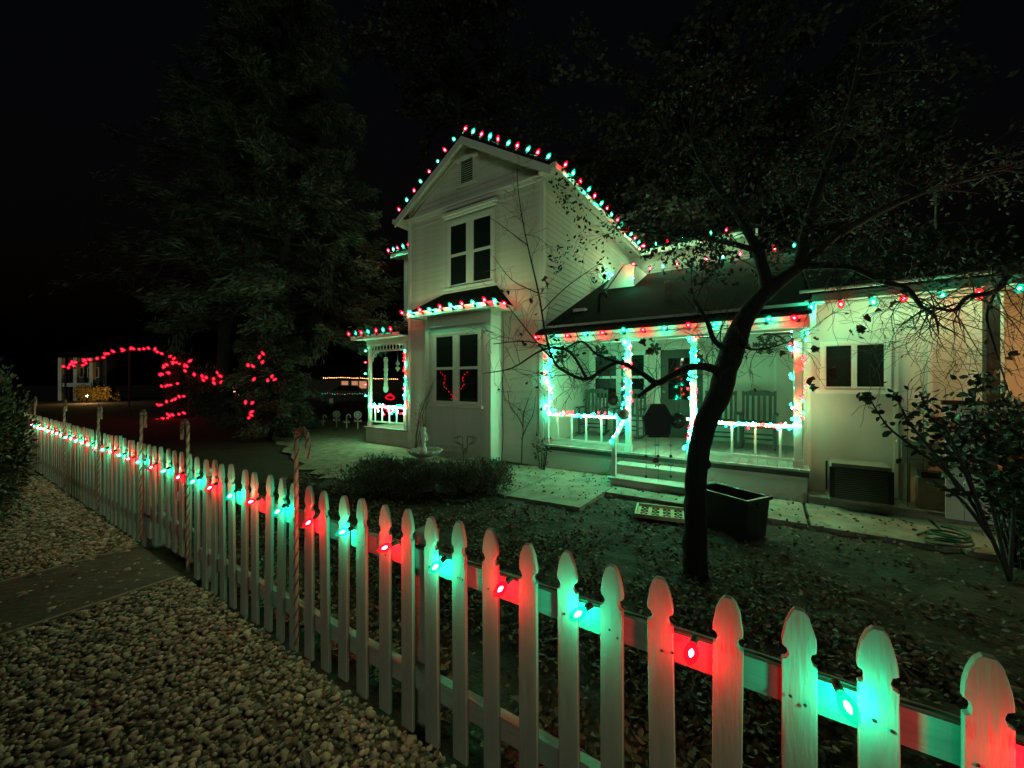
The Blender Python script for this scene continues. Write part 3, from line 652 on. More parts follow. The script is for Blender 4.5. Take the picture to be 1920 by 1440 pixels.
# ---------------------------------------------------------------- trees
def twigs(mb, p, d, L, r, depth, curl=.25, gravity=-.03, tips=None, branch=(2, 3), n=6, minr=.0016, sides=5):
    pts = [Vector(p)]; d = Vector(d).normalized(); rad = [r]; side = Vector((random.gauss(0, 1), random.gauss(0, 1), random.gauss(0, 1))) * curl
    for k in range(n):
        d = (d + side * .35 + Vector((random.gauss(0, curl), random.gauss(0, curl), random.gauss(0, curl) + gravity)) * .5).normalized()
        pts.append(pts[-1] + d * L / n); rad.append(max(minr, r * (1 - .75 * (k + 1) / n)))
    mb.tube(pts, rad, sides if r > .006 else 3, cap=False)
    if tips is not None: tips.append((pts[-1], d))
    if depth > 0:
        for _ in range(random.randint(*branch)):
            k = random.randint(1, n - 1); dd = (pts[k + 1] - pts[k]).normalized(); o = Vector((random.gauss(0, 1), random.gauss(0, 1), random.gauss(0, .8)))
            twigs(mb, pts[k], (dd + o * .75), L * random.uniform(.45, .75), rad[k] * .6, depth - 1, curl, gravity, tips, branch, n, minr, sides)
def smooth_path(P, R_, sub=4):
    P = [Vector(p) for p in P]; out = []; rr = []
    for i in range(len(P) - 1):
        p0, p1, p2, p3 = P[max(i - 1, 0)], P[i], P[i + 1], P[min(i + 2, len(P) - 1)]
        for k in range(sub):
            t = k / sub; t2 = t * t; t3 = t2 * t
            out.append(.5 * ((2 * p1) + (p2 - p0) * t + (2 * p0 - 5 * p1 + 4 * p2 - p3) * t2 + (3 * p1 - p0 - 3 * p2 + p3) * t3)); rr.append(R_[i] * (1 - t) + R_[i + 1] * t)
    out.append(P[-1]); rr.append(R_[-1]); return out, rr
# the yard tree in front of the porch
base = W(1305, 1082, 3.25); base.z = 0
tree = thing('yard_tree', 'leaning dark tree with bare spreading twigs standing in front of the porch', 'tree', base)
def rel(px, py, Y): return W(px, py, Y) - base
mb = MB()
pts, rr = smooth_path([rel(1304, 1090, 3.25), rel(1304, 1040, 3.25), rel(1304, 950, 3.25), rel(1306, 880, 3.26), rel(1320, 800, 3.28), rel(1350, 735, 3.30), rel(1372, 660, 3.34), rel(1398, 595, 3.4), rel(1440, 545, 3.5), rel(1500, 500, 3.6), rel(1570, 440, 3.75)],
                      [.108, .090, .082, .082, .086, .092, .088, .080, .066, .048, .034])
rr = [r * random.uniform(.93, 1.08) for r in rr]; mb.tube(pts, rr, 18)
mb.v = [tuple(Vector(p) + Vector((random.gauss(0, .0045), random.gauss(0, .0045), 0))) for p in mb.v]
for px, py, k in ((1292, 1000, .03), (1325, 870, .035), (1340, 760, .04), (1395, 640, .035)): mb.ico(rel(px, py, 3.24), k, 2, (1, 1, 1.3))
mb.build('trunk', M['bark'], tree, smooth=True)
limbs = [
 ([(1352, 712, 3.3), (1338, 692, 3.27), (1300, 687, 3.22), (1262, 703, 3.18), (1232, 718, 3.15), (1207, 703, 3.15), (1165, 680, 3.2), (1135, 690, 3.25), (1100, 711, 3.3), (1062, 698, 3.4), (1038, 676, 3.5), (1022, 622, 3.6), (1010, 550, 3.7), (985, 440, 3.85), (972, 360, 3.95), (969, 305, 4.0)], [.042, .036, .030, .028, .026, .019, .017, .016, .015, .013, .0115, .0095, .008, .006, .0045, .003]),
 ([(1232, 718, 3.15), (1208, 735, 3.1), (1195, 745, 3.1)], [.024, .018, .010]),
 ([(1100, 711, 3.3), (1068, 660, 3.3), (1020, 655, 3.35), (960, 690, 3.4), (905, 700, 3.5)], [.013, .011, .009, .006, .003]),
 ([(1165, 680, 3.2), (1120, 665, 3.2), (1090, 640, 3.2), (1050, 655, 3.2), (990, 640, 3.2), (925, 645, 3.3)], [.012, .010, .008, .007, .005, .003]),
 ([(1038, 676, 3.5), (1005, 640, 3.6), (965, 590, 3.7), (925, 540, 3.8)], [.009, .007, .005, .003]),
 ([(1010, 550, 3.7), (960, 525, 3.75), (925, 480, 3.8)], [.006, .004, .002]),
 ([(990, 460, 3.8), (950, 430, 3.85), (915, 405, 3.9)], [.005, .004, .002]),
 ([(1015, 585, 3.6), (1060, 540, 3.6), (1130, 490, 3.6)], [.006, .004, .002]),
 ([(1372, 660, 3.34), (1340, 640, 3.3), (1325, 600, 3.3), (1300, 560, 3.3)], [.028, .022, .018, .01]),
 ([(1372, 640, 3.34), (1410, 655, 3.2), (1450, 650, 3.1), (1480, 640, 3.0)], [.016, .010, .006, .003]),
 ([(1500, 500, 3.6), (1590, 500, 3.5), (1655, 528, 3.4), (1700, 540, 3.38), (1728, 575, 3.35), (1752, 590, 3.3), (1760, 625, 3.25)], [.036, .026, .021, .019, .016, .011, .004]),
 ([(1570, 440, 3.75), (1660, 390, 3.8), (1760, 350, 3.8), (1850, 330, 3.8)], [.045, .034, .024, .012]),
 ([(1440, 545, 3.5), (1420, 470, 3.7), (1380, 400, 3.9), (1330, 330, 4.1), (1290, 250, 4.3)], [.06, .045, .035, .025, .012]),
 ([(1500, 500, 3.6), (1520, 400, 3.8), (1560, 290, 4.0), (1600, 170, 4.2), (1620, 60, 4.3)], [.06, .045, .034, .024, .012]),
 ([(1420, 470, 3.7), (1340, 450, 3.8), (1250, 440, 3.9), (1160, 430, 4.0)], [.03, .022, .015, .006]),
]
limbs.append(([(1990, 440, 3.3), (1900, 505, 3.3), (1868, 545, 3.3), (1815, 556, 3.3), (1788, 582, 3.3), (1740, 578, 3.3), (1690, 610, 3.3)], [.035, .026, .021, .017, .014, .009, .004]))
limbs.append(([(1868, 545, 3.3), (1850, 590, 3.25), (1862, 640, 3.2), (1880, 700, 3.15), (1895, 745, 3.1)], [.012, .009, .007, .005, .003]))
mbr = MB(); tips = []
for P, Rr in limbs:
    pts, rr = smooth_path([rel(*p) for p in P], Rr); mbr.tube(pts, rr, 7)
mbr.build('branches', M['bark'], tree, smooth=True)
mbt = MB()
def sprout(idx, n, L, r, dep, grav, curl=.22):
    P, Rr = limbs[idx]; pts, rr = smooth_path([rel(*p) for p in P], Rr)
    for _ in range(n):
        k = random.randint(2, len(pts) - 1); o = Vector((random.gauss(0, 1), random.gauss(0, .6), random.gauss(0.1, 1)))
        d = (pts[k] - pts[k - 1]).normalized()
        twigs(mbt, pts[k], d * .6 + o, L * random.uniform(.6, 1.3), min(r, rr[k] * .6), dep, curl, grav, tips)
sprout(0, 30, .36, .005, 2, .01); sprout(1, 3, .25, .004, 1, 0); sprout(2, 9, .32, .004, 2, 0); sprout(3, 14, .36, .004, 2, -.02); sprout(4, 5, .25, .003, 1, .02)
sprout(5, 4, .25, .003, 1, .03); sprout(6, 4, .25, .0025, 1, .02); sprout(7, 3, .2, .0025, 1, .02); sprout(8, 12, .38, .006, 2, .0); sprout(9, 9, .35, .004, 2, -.05)
sprout(10, 34, .62, .006, 2, -.14, .34); sprout(15, 40, .62, .006, 2, -.16, .34); sprout(16, 8, .35, .004, 1, -.1, .3); sprout(11, 18, .6, .008, 2, -.05); sprout(12, 26, .6, .008, 2, 0); sprout(13, 24, .65, .008, 2, 0); sprout(14, 20, .45, .006, 2, -.06)
mbt.build('twigs', M['twig'], tree, kind='stuff')
# leaves hanging on the twigs: thin all over, thicker to the upper left
c = []; 
for (p, d) in tips:
    px = 960 + (p.x + base.x) / (p.y + base.y) * F; py = HOR - (p.z + base.z - CH) / (p.y + base.y) * F
    q = (.0 if px < 1030 else .9) if py < 520 else .05
    if random.random() < q:
        for _ in range(random.randint(3, 9) if py < 520 else 1): c.append(p + Vector((random.gauss(0, .05), random.gauss(0, .05), random.gauss(-.02, .05))))
for (px, py, Y, n, sp) in ((1050, 345, 4.3, 26, .07), (1075, 370, 4.3, 34, .08), (1090, 410, 4.3, 16, .05), (1055, 365, 4.3, 20, .06), (1100, 340, 4.4, 24, .08), (1150, 452, 4.2, 8, .04), (1330, 470, 3.9, 70, .14), (1300, 480, 3.9, 30, .10), (1375, 450, 3.9, 50, .15), (1230, 400, 4.2, 60, .3), (1300, 330, 4.2, 90, .35), (1420, 330, 4.2, 60, .4)):
    for _ in range(n): c.append(rel(px, py, Y) + Vector((random.gauss(0, sp), random.gauss(0, sp), random.gauss(0, sp * 1.1))))
v, f = leaf_fold(np.array([tuple(x) for x in c]), .046); o = obj('crown', raw_mesh('crown', v, f, M['oak_leaf']), tree)
# a few big curled dry leaves among the drooping twigs
def maple(mb, c, r):
    d = Vector((random.gauss(0, 1), random.gauss(0, 1), random.gauss(-.6, .6))).normalized(); e = d.orthogonal().normalized(); f = d.cross(e)
    ring = []; fold = random.uniform(.25, .6)
    for k in range(10):
        a = k / 10 * 2 * math.pi; rr_ = r * (random.uniform(.75, 1.1) if k % 2 == 0 else random.uniform(.5, .85)) * (1 if abs(math.cos(a)) > .5 else fold + .2); ring.append(c + e * rr_ * math.cos(a) + f * rr_ * math.sin(a) + d * r * .4 * random.uniform(-1, 1))
    mb.add([c] + ring, [(0, k + 1, (k + 1) % 10 + 1) for k in range(10)])
mb = MB()
for px, py, Y in ((1625, 592, 3.0), (1650, 585, 3.05), (1532, 635, 3.2), (1530, 655, 3.2), (1518, 715, 3.2), (1525, 722, 3.2), (1600, 625, 3.1), (1612, 618, 3.1), (1672, 570, 3.1), (1895, 668, 3.0), (1905, 660, 3.0), (1022, 528, 3.65), (1020, 545, 3.65), (1035, 625, 3.5), (1042, 635, 3.5), (1208, 645, 3.2), (1213, 655, 3.2), (1218, 640, 3.2), (1470, 665, 3.1), (1565, 700, 3.05)):
    for _ in range(random.randint(1, 2)): maple(mb, rel(px + random.uniform(-4, 4), py + random.uniform(-5, 5), Y), random.uniform(.035, .055))
mb.build('dry_leaves', M['brown_leaf'], tree)

def spray_tree(name, label, loc, hgt, r0, zlo, spread, nb, nq, m, size, lean=(0, 0), droop=.3, shape='cone', aspect=.4, bark='bark', group=None, trunk_r=.16):
    t = thing(name, label, 'tree', loc, 0, group); mb = MB()
    tr = [Vector((lean[0] * k / 8, lean[1] * k / 8, hgt * k / 8)) + Vector((random.gauss(0, .05), random.gauss(0, .05), 0)) for k in range(9)]
    tr[0].z = -.05
    mb.tube(tr, [trunk_r * (1.15 - k / 8) for k in range(9)], 9); mb.build('trunk', M[bark], t, smooth=True)
    cent = []; dirs = []; mb = MB()
    for b in range(nb):
        z = zlo + (hgt - zlo) * (b + random.random()) / nb; a = b * 2.4 + random.uniform(-.5, .5); k = (z - zlo) / (hgt - zlo)
        L = spread * ((1 - k) ** .75 + .06 if shape == 'cone' else math.sqrt(max(.05, 1 - (2 * k - .9) ** 2))) * random.uniform(.65, 1.2)
        o = Vector((lean[0] * z / hgt, lean[1] * z / hgt, z)); d = Vector((math.cos(a), math.sin(a), .25 if shape == 'cone' else random.uniform(.0, .7)))
        P = [o + d * L * s + Vector((0, 0, -droop * L * s * s)) for s in (0, .25, .5, .75, 1)]
        mb.tube(P, [.05 * trunk_r / .16, .038 * trunk_r / .16, .025 * trunk_r / .16, .014 * trunk_r / .16, .005], 4, cap=False)
        for j in range(8):
            s = random.uniform(.25, 1); q0 = o + d * L * s + Vector((0, 0, -droop * L * s * s)); e = (d + Vector((random.gauss(0, .8), random.gauss(0, .8), random.gauss(-.2, .3)))).normalized() * L * .32 * (1.2 - s * .5)
            mb.tube([q0, q0 + e * .5 + Vector((0, 0, .02)), q0 + e - Vector((0, 0, droop * .3 * e.length))], [.012, .008, .003], 3, cap=False)
            n = int(nq * random.uniform(.5, 1.3) / 8)
            for _ in range(n):
                u = random.random(); cent.append(q0 + e * u + Vector((random.gauss(0, .05 + .05 * L * .3), random.gauss(0, .05 + .05 * L * .3), random.gauss(-.03, .07)))); dirs.append(tuple(e.normalized() + Vector((0, 0, -.35))))
    mb.build('branches', M[bark], t)
    v, f = leaf_quads(np.array([tuple(x) for x in cent]), size, aspect, dirs=np.array(dirs)); obj('crown', raw_mesh('crown', v, f, m), t)
    return t
spray_tree('conifer_tree', 'tall dark evergreen with drooping sprays beside the small porch', Vector((-6.7, 11.4, 0)), 15.5, .2, 2.9, 3.3, 110, 1900, M['conifer'], .19, droop=.44, aspect=.17, trunk_r=.2)
spray_tree('conifer_tree', 'low bushy evergreen hiding the foot of the tall evergreen', Vector((-6.75, 10.9, 0)), 4.4, .2, .25, 1.15, 60, 700, M['conifer'], .13, droop=.3, aspect=.2, trunk_r=.06)
spray_tree('conifer_tree', 'black evergreen mass rising behind the red lit arch', Vector((-11.5, 15.5, 0)), 16, .2, 4.6, 4.2, 60, 260, M['conifer'], .25, droop=.35, aspect=.18, trunk_r=.25)
spray_tree('oak_tree', 'broad dim oak spreading behind the porch roof', Vector((8.4, 17, 0)), 15, .3, 4.0, 7.6, 110, 620, M['oak_leaf'], .20, shape='round', aspect=.6, droop=.1, trunk_r=.35)
spray_tree('oak_tree', 'high crown hanging above and behind the gable peak', Vector((-2.6, 18.5, 0)), 22, .3, 14, 5.0, 60, 300, M['oak_leaf'], .22, shape='round', aspect=.6, droop=.35, trunk_r=.35)

def bush(name, label, loc, rx, ry, h, n, m, size, cat='bush', stems=12, aspect=.5, upright=.4, group=None, hollow=.5, zb=0.0):
    t = thing(name, label, cat, loc, 0, group); mb = MB(); cen = []; dirs = []
    lumps = [(random.uniform(-.75, .75) * rx, random.uniform(-.75, .75) * ry, random.uniform(.35, .8) * h, random.uniform(.3, .5)) for _ in range(stems)]
    for (x, y, z, r) in lumps:
        mb.tube([(x * .35, y * .35, zb - .02), (x * .7, y * .7, zb + z * .5), (x, y, zb + z)], [.012, .009, .004], 5, cap=False)
        for _ in range(n // stems):
            d = Vector((random.gauss(0, 1), random.gauss(0, 1), random.gauss(.25, 1))).normalized(); k = random.uniform(hollow, 1.08)
            p = Vector((x + d.x * rx * r * k, y + d.y * ry * r * k, max(.02, zb + z + d.z * h * r * k))); cen.append(tuple(p)); dirs.append((d.x, d.y, d.z + upright))
    mb.build('stems', M['twig'], t)
    v, f = (leaf_fold if aspect > .4 else leaf_quads)(np.array(cen), size, aspect, dirs=np.array(dirs)); obj('foliage', raw_mesh('foliage', v, f, m), t)
    return t
def gpos(px, py): return G(px, py, 0)
bush('herb_bush', 'grey green clump at the foot of the birdbath, its left half', gpos(740, 925), .72, .42, .44, 17000, M['herb'], .05, stems=40, aspect=.26, upright=.8)
bush('herb_bush', 'grey green clump right of the birdbath by the concrete walk', gpos(880, 922), .58, .38, .42, 15000, M['herb'], .05, stems=36, aspect=.26, upright=.8)
bush('street_shrub', 'black shrub at the far end of the gravel before the fence', G(-40, 985), .36, .36, 1.55, 9000, M['leaf'], .06, stems=34)
bush('wall_shrub', 'small rose with dark leaves at the porch corner post', H(2.02, -.28, 0), .17, .14, .62, 90, M['leaf'], .075, stems=7, hollow=.8)
bush('dark_shrub', 'tall black shrub beside the dark lattice gate', G(1925, 1062), .30, .32, 1.35, 3400, M['leaf'], .06, stems=22)
# rose bush with long canes
rb = G(1893, 1088); rose = thing('rose_bush', 'leafy rose bush with long canes reaching toward the low wing', 'bush', rb)
rr_ = lambda px, py, Y: W(px, py, Y) - rb
mb = MB(); cen = []; dr = []
canes = [[(1893, 1088, 3.13), (1850, 990, 3.1), (1790, 900, 3.1), (1715, 840, 3.1), (1665, 800, 3.1), (1635, 755, 3.1), (1622, 738, 3.1)], [(1860, 1010, 3.1), (1800, 935, 3.05), (1752, 905, 3.05)], [(1800, 920, 3.1), (1760, 860, 3.1), (1710, 800, 3.15), (1690, 765, 3.15), (1676, 735, 3.15)],
         [(1893, 1088, 3.13), (1840, 960, 3.15), (1815, 880, 3.2), (1800, 800, 3.2), (1805, 760, 3.2)], [(1893, 1088, 3.13), (1860, 950, 3.2), (1830, 830, 3.25), (1828, 740, 3.25), (1840, 700, 3.25)], [(1815, 880, 3.2), (1760, 800, 3.2), (1735, 760, 3.2), (1725, 735, 3.2)],
         [(1850, 990, 3.1), (1800, 860, 3.0), (1770, 800, 3.0), (1750, 780, 3.0)], [(1893, 1088, 3.13), (1900, 950, 3.2), (1890, 850, 3.25), (1870, 780, 3.25)]]
for P in canes:
    pts, r_ = smooth_path([rr_(*p) for p in P], [max(.004, .017 * (1 - i / len(P))) for i in range(len(P))], 5); mb.tube(pts, r_, 6)
    for i, p in enumerate(pts):
        if i < len(pts) * .45: continue
        for _ in range(2):
            cen.append(tuple(p + Vector((random.gauss(0, .025), random.gauss(0, .025), random.gauss(0, .02))))); dr.append((random.gauss(0, 1), random.gauss(0, 1), random.gauss(-.2, .6)))
mb.build('canes', M['twig'], rose, smooth=True)
for px, py, n, sp in ((1790, 830, 130, .13), (1750, 805, 60, .09), (1840, 860, 150, .13), (1820, 790, 110, .12), (1860, 800, 90, .1), (1800, 870, 70, .1), (1865, 900, 80, .1), (1835, 720, 26, .07), (1735, 765, 18, .04), (1880, 920, 90, .11), (1890, 860, 90, .1)):
    for _ in range(n):
        cen.append(tuple(rr_(px, py, 3.2) + Vector((random.gauss(0, sp), random.gauss(0, sp * .8), random.gauss(0, sp))))); dr.append((random.gauss(0, 1), random.gauss(0, 1), random.gauss(-.3, .5)))
v, f = leaf_fold(np.array(cen), .066, .72, dirs=np.array(dr)); obj('foliage', raw_mesh('foliage', v, f, M['leaf']), rose)
# bare climbing shrub against the gable wall
bs = H(1.45, -.1, 0); t = thing('bare_shrub', 'leafless forked shrub growing against the wall right of the bay', 'shrub', bs, HROT)
mb = MB()
for P in ([(0, 0, 0), (.0, .02, .45), (.02, .02, .72), (-.12, .03, .95), (-.30, .04, 1.15), (-.36, .04, 1.45)], [(0, 0, .5), (.10, .03, .75), (.24, .03, 1.0), (.30, .04, 1.35)], [(.02, .02, .72), (.03, .03, 1.0), (.14, .04, 1.3)], [(-.5, .03, 0), (-.47, .04, .6), (-.50, .05, 1.3), (-.46, .05, 2.2), (-.49, .06, 3.0)]):
    pts, r_ = smooth_path(P, [.012 * (1 - .8 * i / len(P)) for i in range(len(P))]); mb.tube(pts, r_, 5)
    for _ in range(5):
        k = random.randint(3, len(pts) - 1); twigs(mb, pts[k], Vector((random.gauss(0, 1), random.gauss(0, .15), 1)), .3, .004, 1, .15, .02)
mb.build('stems', M['twig'], t)
bs = H(-1.0, -.46, 0); t = thing('bare_shrub', 'dry brown vine climbing the left edge of the bay', 'shrub', bs, HROT); mb = MB()
for k in range(9):
    P = [(random.uniform(-.1, .1), random.uniform(-.1, .0), 0), (random.uniform(-.1, .2), -.03, .5), (random.uniform(.0, .3), -.02, 1.0), (random.uniform(.1, .45), -.02, random.uniform(1.2, 1.7))]
    pts, r_ = smooth_path(P, [.008, .007, .005, .002]); mb.tube(pts, r_, 4)
    for _ in range(4): twigs(mb, random.choice(pts[2:]), Vector((random.gauss(0, 1), random.gauss(-.2, .2), .8)), .22, .0035, 1, .2, -.02)
mb.build('stems', M['pale_twig'], t)
# leaf litter over the yard
pts = []
while len(pts) < 34000:
    s = random.uniform(-6, 5); w = abs(random.gauss(0, 1.6)) + .12
    if w > 4.4: continue
    p = FE(s, w, 0)
    if p.y < .7: continue
    if math.sin(p.x * 3.1 + 1.7 * math.sin(p.y * 2.3)) * math.sin(p.y * 3.7 + p.x) + .35 * math.sin(p.x * 11) < random.uniform(-1.1, .7): continue
    pts.append((p.x, p.y, random.uniform(.002, .022)))
for _ in range(900):
    p = H(random.uniform(1.2, 9), random.uniform(-1.7, -.1), .04); pts.append((p.x, p.y, .045))
for _ in range(260):
    p = FE(random.uniform(-6, 1), random.uniform(-2.2, -.02), 0); pts.append((p.x, p.y, .045))
v, f = leaf_fold(np.array(pts), .044, .6, flat=.55); o = obj('fallen_leaves', raw_mesh('fallen_leaves', v, f, M['leaf_litter'])); tag(o, 'brown dead leaves strewn over the yard soil behind the fence', 'leaves', kind='stuff')
# gravel: rounded pebbles
def gravel(name, pts, size, sub, m):
    bm = bmesh.new(); bmesh.ops.create_icosphere(bm, subdivisions=sub, radius=1); bv = np.array([v.co[:] for v in bm.verts]); bf = np.array([[v.index for v in f.verts] for f in bm.faces]); bm.free()
    n = len(pts); k = len(bv); sc = np.stack([rng.uniform(.75, 1.35, n), rng.uniform(.6, 1.0, n), rng.uniform(.38, .7, n)], 1) * (size * np.clip(rng.lognormal(-.05, .35, n), .4, 2.0))[:, None]
    lump = 1 + .16 * rng.normal(size=(n, k, 1)) * (1 if sub > 1 else .7)
    v = bv[None] * sc[:, None, :] * lump
    a = rng.uniform(0, 6.28, n); t = rng.normal(0, .32, n); ca, sa, ct, st = np.cos(a), np.sin(a), np.cos(t), np.sin(t)
    y = v[..., 1] * ct[:, None] - v[..., 2] * st[:, None]; z = v[..., 1] * st[:, None] + v[..., 2] * ct[:, None]; x = v[..., 0]
    X = x * ca[:, None] - y * sa[:, None]; Yv = x * sa[:, None] + y * ca[:, None]
    v = np.stack([X, Yv, z], -1) + np.asarray(pts)[:, None, :]
    f = bf[None] + (np.arange(n) * k)[:, None, None]
    me = raw_mesh(name, v.reshape(-1, 3), f.reshape(-1, 3), m); me.polygons.foreach_set('use_smooth', np.ones(len(me.polygons), bool)); return me
near, far = [], []
ps = rng.uniform((-9.5, -3.2), (2.2, -.02), (200000, 2))
for s, w in ps:
    p = FE(s, w, 0)
    if p.y < 1.25 or p.x < -2.0 * p.y or (-4.30 < s < -3.17 and random.random() < .93): continue
    d = p.y
    if d < 3.6 and random.random() < .42: near.append((p.x, p.y, .008 + random.uniform(0, .022)))
    elif d >= 3.6 and random.random() < .26: far.append((p.x, p.y, .008 + random.uniform(0, .02)))
me = gravel('gravel', near, .0145, 1, M['pebble']); o = obj('gravel', me); tag(o, 'rounded pale pebbles covering the ground before the fence', 'gravel', kind='stuff')
me = gravel('gravel', far, .0175, 1, M['pebble']); o = obj('gravel', me); tag(o, 'pebbles stretching away beyond the path to the gate', 'gravel', kind='stuff')
print('PEBBLES', len(near), len(far))
# ---------------------------------------------------------------- things on and round the porch
def rocking_chair(label, u, v, rz):
    t = thing('rocking_chair', label, 'chair', H(u, v, PFZ + .004), HROT + rz, 'rocking chairs on the porch'); m = M['grey_wood']
    for s in (-1, 1):
        MB().tube([(s * .24, -.38 + .78 * k / 8, .03 + .10 * (k / 4 - 1) ** 2 * .6) for k in range(9)], .018, 6).build('rocker', m, t)
        MB().box(s * .24 - .02, s * .24 + .02, -.22, -.18, .04, .60).build('leg', m, t)
        MB().bar((s * .24, .18, .04), (s * .24, .27, 1.0), .04, .035, (0, 1, 0)).build('back_post', m, t)
        MB().box(s * .26 - .035, s * .26 + .035, -.27, .24, .60, .625).build('armrest', m, t)
    MB().prism([(-.26, .92), (.26, .92), (.26, .97), (.12, 1.015), (-.12, 1.015), (-.26, .97)], .235, .262).build('top_rail', m, t)
    MB().bar((-.24, .205, .46), (.24, .205, .46), .03, .05).build('back_rail', m, t)
    for i in range(5):
        x = -.17 + i * .085; MB().bar((x, .208, .47), (x, .248, .93), .045, .014, (0, 1, 0)).build('slat', m, t)
    for i in range(5): MB().box(-.25, .25, -.22 + i * .085, -.145 + i * .085, .385 - i * .006, .405 - i * .006).build('seat_slat', m, t)
    for z, y in ((.20, -.2), (.28, -.2)): MB().bar((-.24, y, z), (.24, y, z), .022, .03).build('stretcher', m, t)
    for s in (-1, 1): MB().bar((s * .24, -.2, .24), (s * .24, .19, .22), .022, .022).build('stretcher', m, t)
rocking_chair('grey rocking chair under the porch window by the tall side wall', 2.25, 1.55, .05)
rocking_chair('grey rocking chair half hidden by the post left of the steps', 3.06, 1.5, -.05)
rocking_chair('grey rocking chair mostly hidden behind the tree trunk', 4.72, 1.45, .04)
rocking_chair('grey rocking chair in full view right of the tree trunk', 5.30, 1.45, -.03)
def snowflake(label, p, r, m):
    t = thing('snowflake_ornament', label, 'ornament', p, HROT, 'snowflake ornaments hanging in the porch')
    for k in range(6):
        a = k * math.pi / 3; mb = MB(); d = Vector((math.cos(a), 0, math.sin(a))); n = Vector((-math.sin(a), 0, math.cos(a)))
        mb.bar((0, 0, 0), d * r, .026, .014, (0, 1, 0))
        for q in (.35, .58, .8):
            for s in (-1, 1): mb.bar(d * r * q, d * r * (q + .2) + n * s * r * .24, .02, .012, (0, 1, 0))
        mb.build('arm', m, t)
    MB().tube([(0, 0, r), (0, 0, 2.33 - p.z)], .002, 3).build('thread', M['wire'], t)
sf = mat('glitter_silver', (.055, .06, .05), .35, .3, 30)
snowflake('silver snowflake hanging beside the lit corner post', H(2.28, -.09, 2.08), .12, sf)
snowflake('silver snowflake hanging above the porch window', H(3.05, -.09, 2.12), .14, sf)
snowflake('white snowflake hanging left of the tree trunk', H(4.66, -.09, 2.12), .10, M['white_plastic'])
snowflake('big grey snowflake hanging right of the tree trunk', H(5.42, -.09, 2.13), .14, sf)
snowflake('grey snowflake half behind the tree trunk', H(5.12, -.09, 2.12), .12, sf)
snowflake('silver snowflake above the porch door', H(3.95, -.09, 2.14), .10, sf)
# octagonal dark feeder with chimes and hanging globes in the yard tree
op = W(1232, 786, 3.05); t = thing('octagon_sign', 'black octagonal board hanging from the tree branch over the steps', 'board', op)
pr = [(.085 * .9, -.125), (.10, -.115), (.098, -.095), (.112, -.005), (.118, .02), (.108, .03), (.095, .05), (.055, .118), (.035, .122)]
MB().prism(pr + [(-x, z) for x, z in reversed(pr)], -.02, .02).build('panel', M['black_metal'], t)
MB().box(-.075, .085, -.03, .03, -.14, -.128).build('ledge', M['black_metal'], t)
MB().tube([(-.03, 0, .12), (0, 0, .30)], .002, 4).tube([(.03, 0, .12), (0, 0, .30)], .002, 4).build('hanger', M['black_metal'], t)
ch = W(1234, 822, 3.05); t = thing('wind_chime', 'wind chime strings with little stars below the black octagon', 'wind chime', ch)
for k, (x, L, orn) in enumerate(((-.095, .30, 'd'), (-.02, .22, 'b'), (.0, .34, 'a'), (.10, .32, 'a'))):
    MB().tube([(x, 0, 0), (x, 0, -L)], .0016, 4).build('thread', M['black_metal'], t)
    for z in (-.05, -.14, -.22, -.3):
        if -z > L: continue
        if orn == 'a' and z == -.22: MB().tube([(x - .02, 0, z + .015), (x, 0, z), (x + .02, 0, z + .015)], .004, 4).build('charm', M['black_metal'], t)
        else: MB().ico((x, 0, z), random.choice((.006, .012, .014)), 1).build('charm', M['black_metal'] if z < -.06 else M['steel'], t)
MB().box(-.04, 0, -.012, .012, -.19, -.15).build('charm', M['red_paint'], t)
def globe(label, px, py, Y, r, m, hook=True):
    p = W(px, py, Y); t = thing('hanging_globe', label, 'ornament', p, 0, 'globes hanging from the tree')
    MB().ico((0, 0, 0), r, 3).build('ball', m, t, smooth=True)
    MB().tube([(r * 1.03 * math.cos(a), 0, r * 1.03 * math.sin(a)) for a in np.linspace(0, 6.2832, 25)], .004, 5).build('band', M['steel'], t)
    if hook:
        MB().tube([(0, 0, r), (0, 0, r + .15)], .003, 5).build('hanger', M['steel'], t)
        MB().tube([(-.04, 0, r + .12), (-.02, 0, r + .135), (0, 0, r + .125), (.02, 0, r + .135), (.04, 0, r + .15)], .003, 4).build('hook', M['steel'], t)
mg = mat('mercury_glass', (.10, .13, .09), .15, .4, 12, spec=.8)
globe('dark glass globe with steel band hanging right of the octagon', 1272, 789, 3.05, .058, mg)
globe('dark glass globe hanging before the post left of the steps', 1150, 750, 3.1, .042, mg, False)
globe('dull pink globe at the top of the left stair rail', 1169, 777, 5.8, .085, mat('pink_glass', (.30, .20, .16), .35, .3, 10), False)
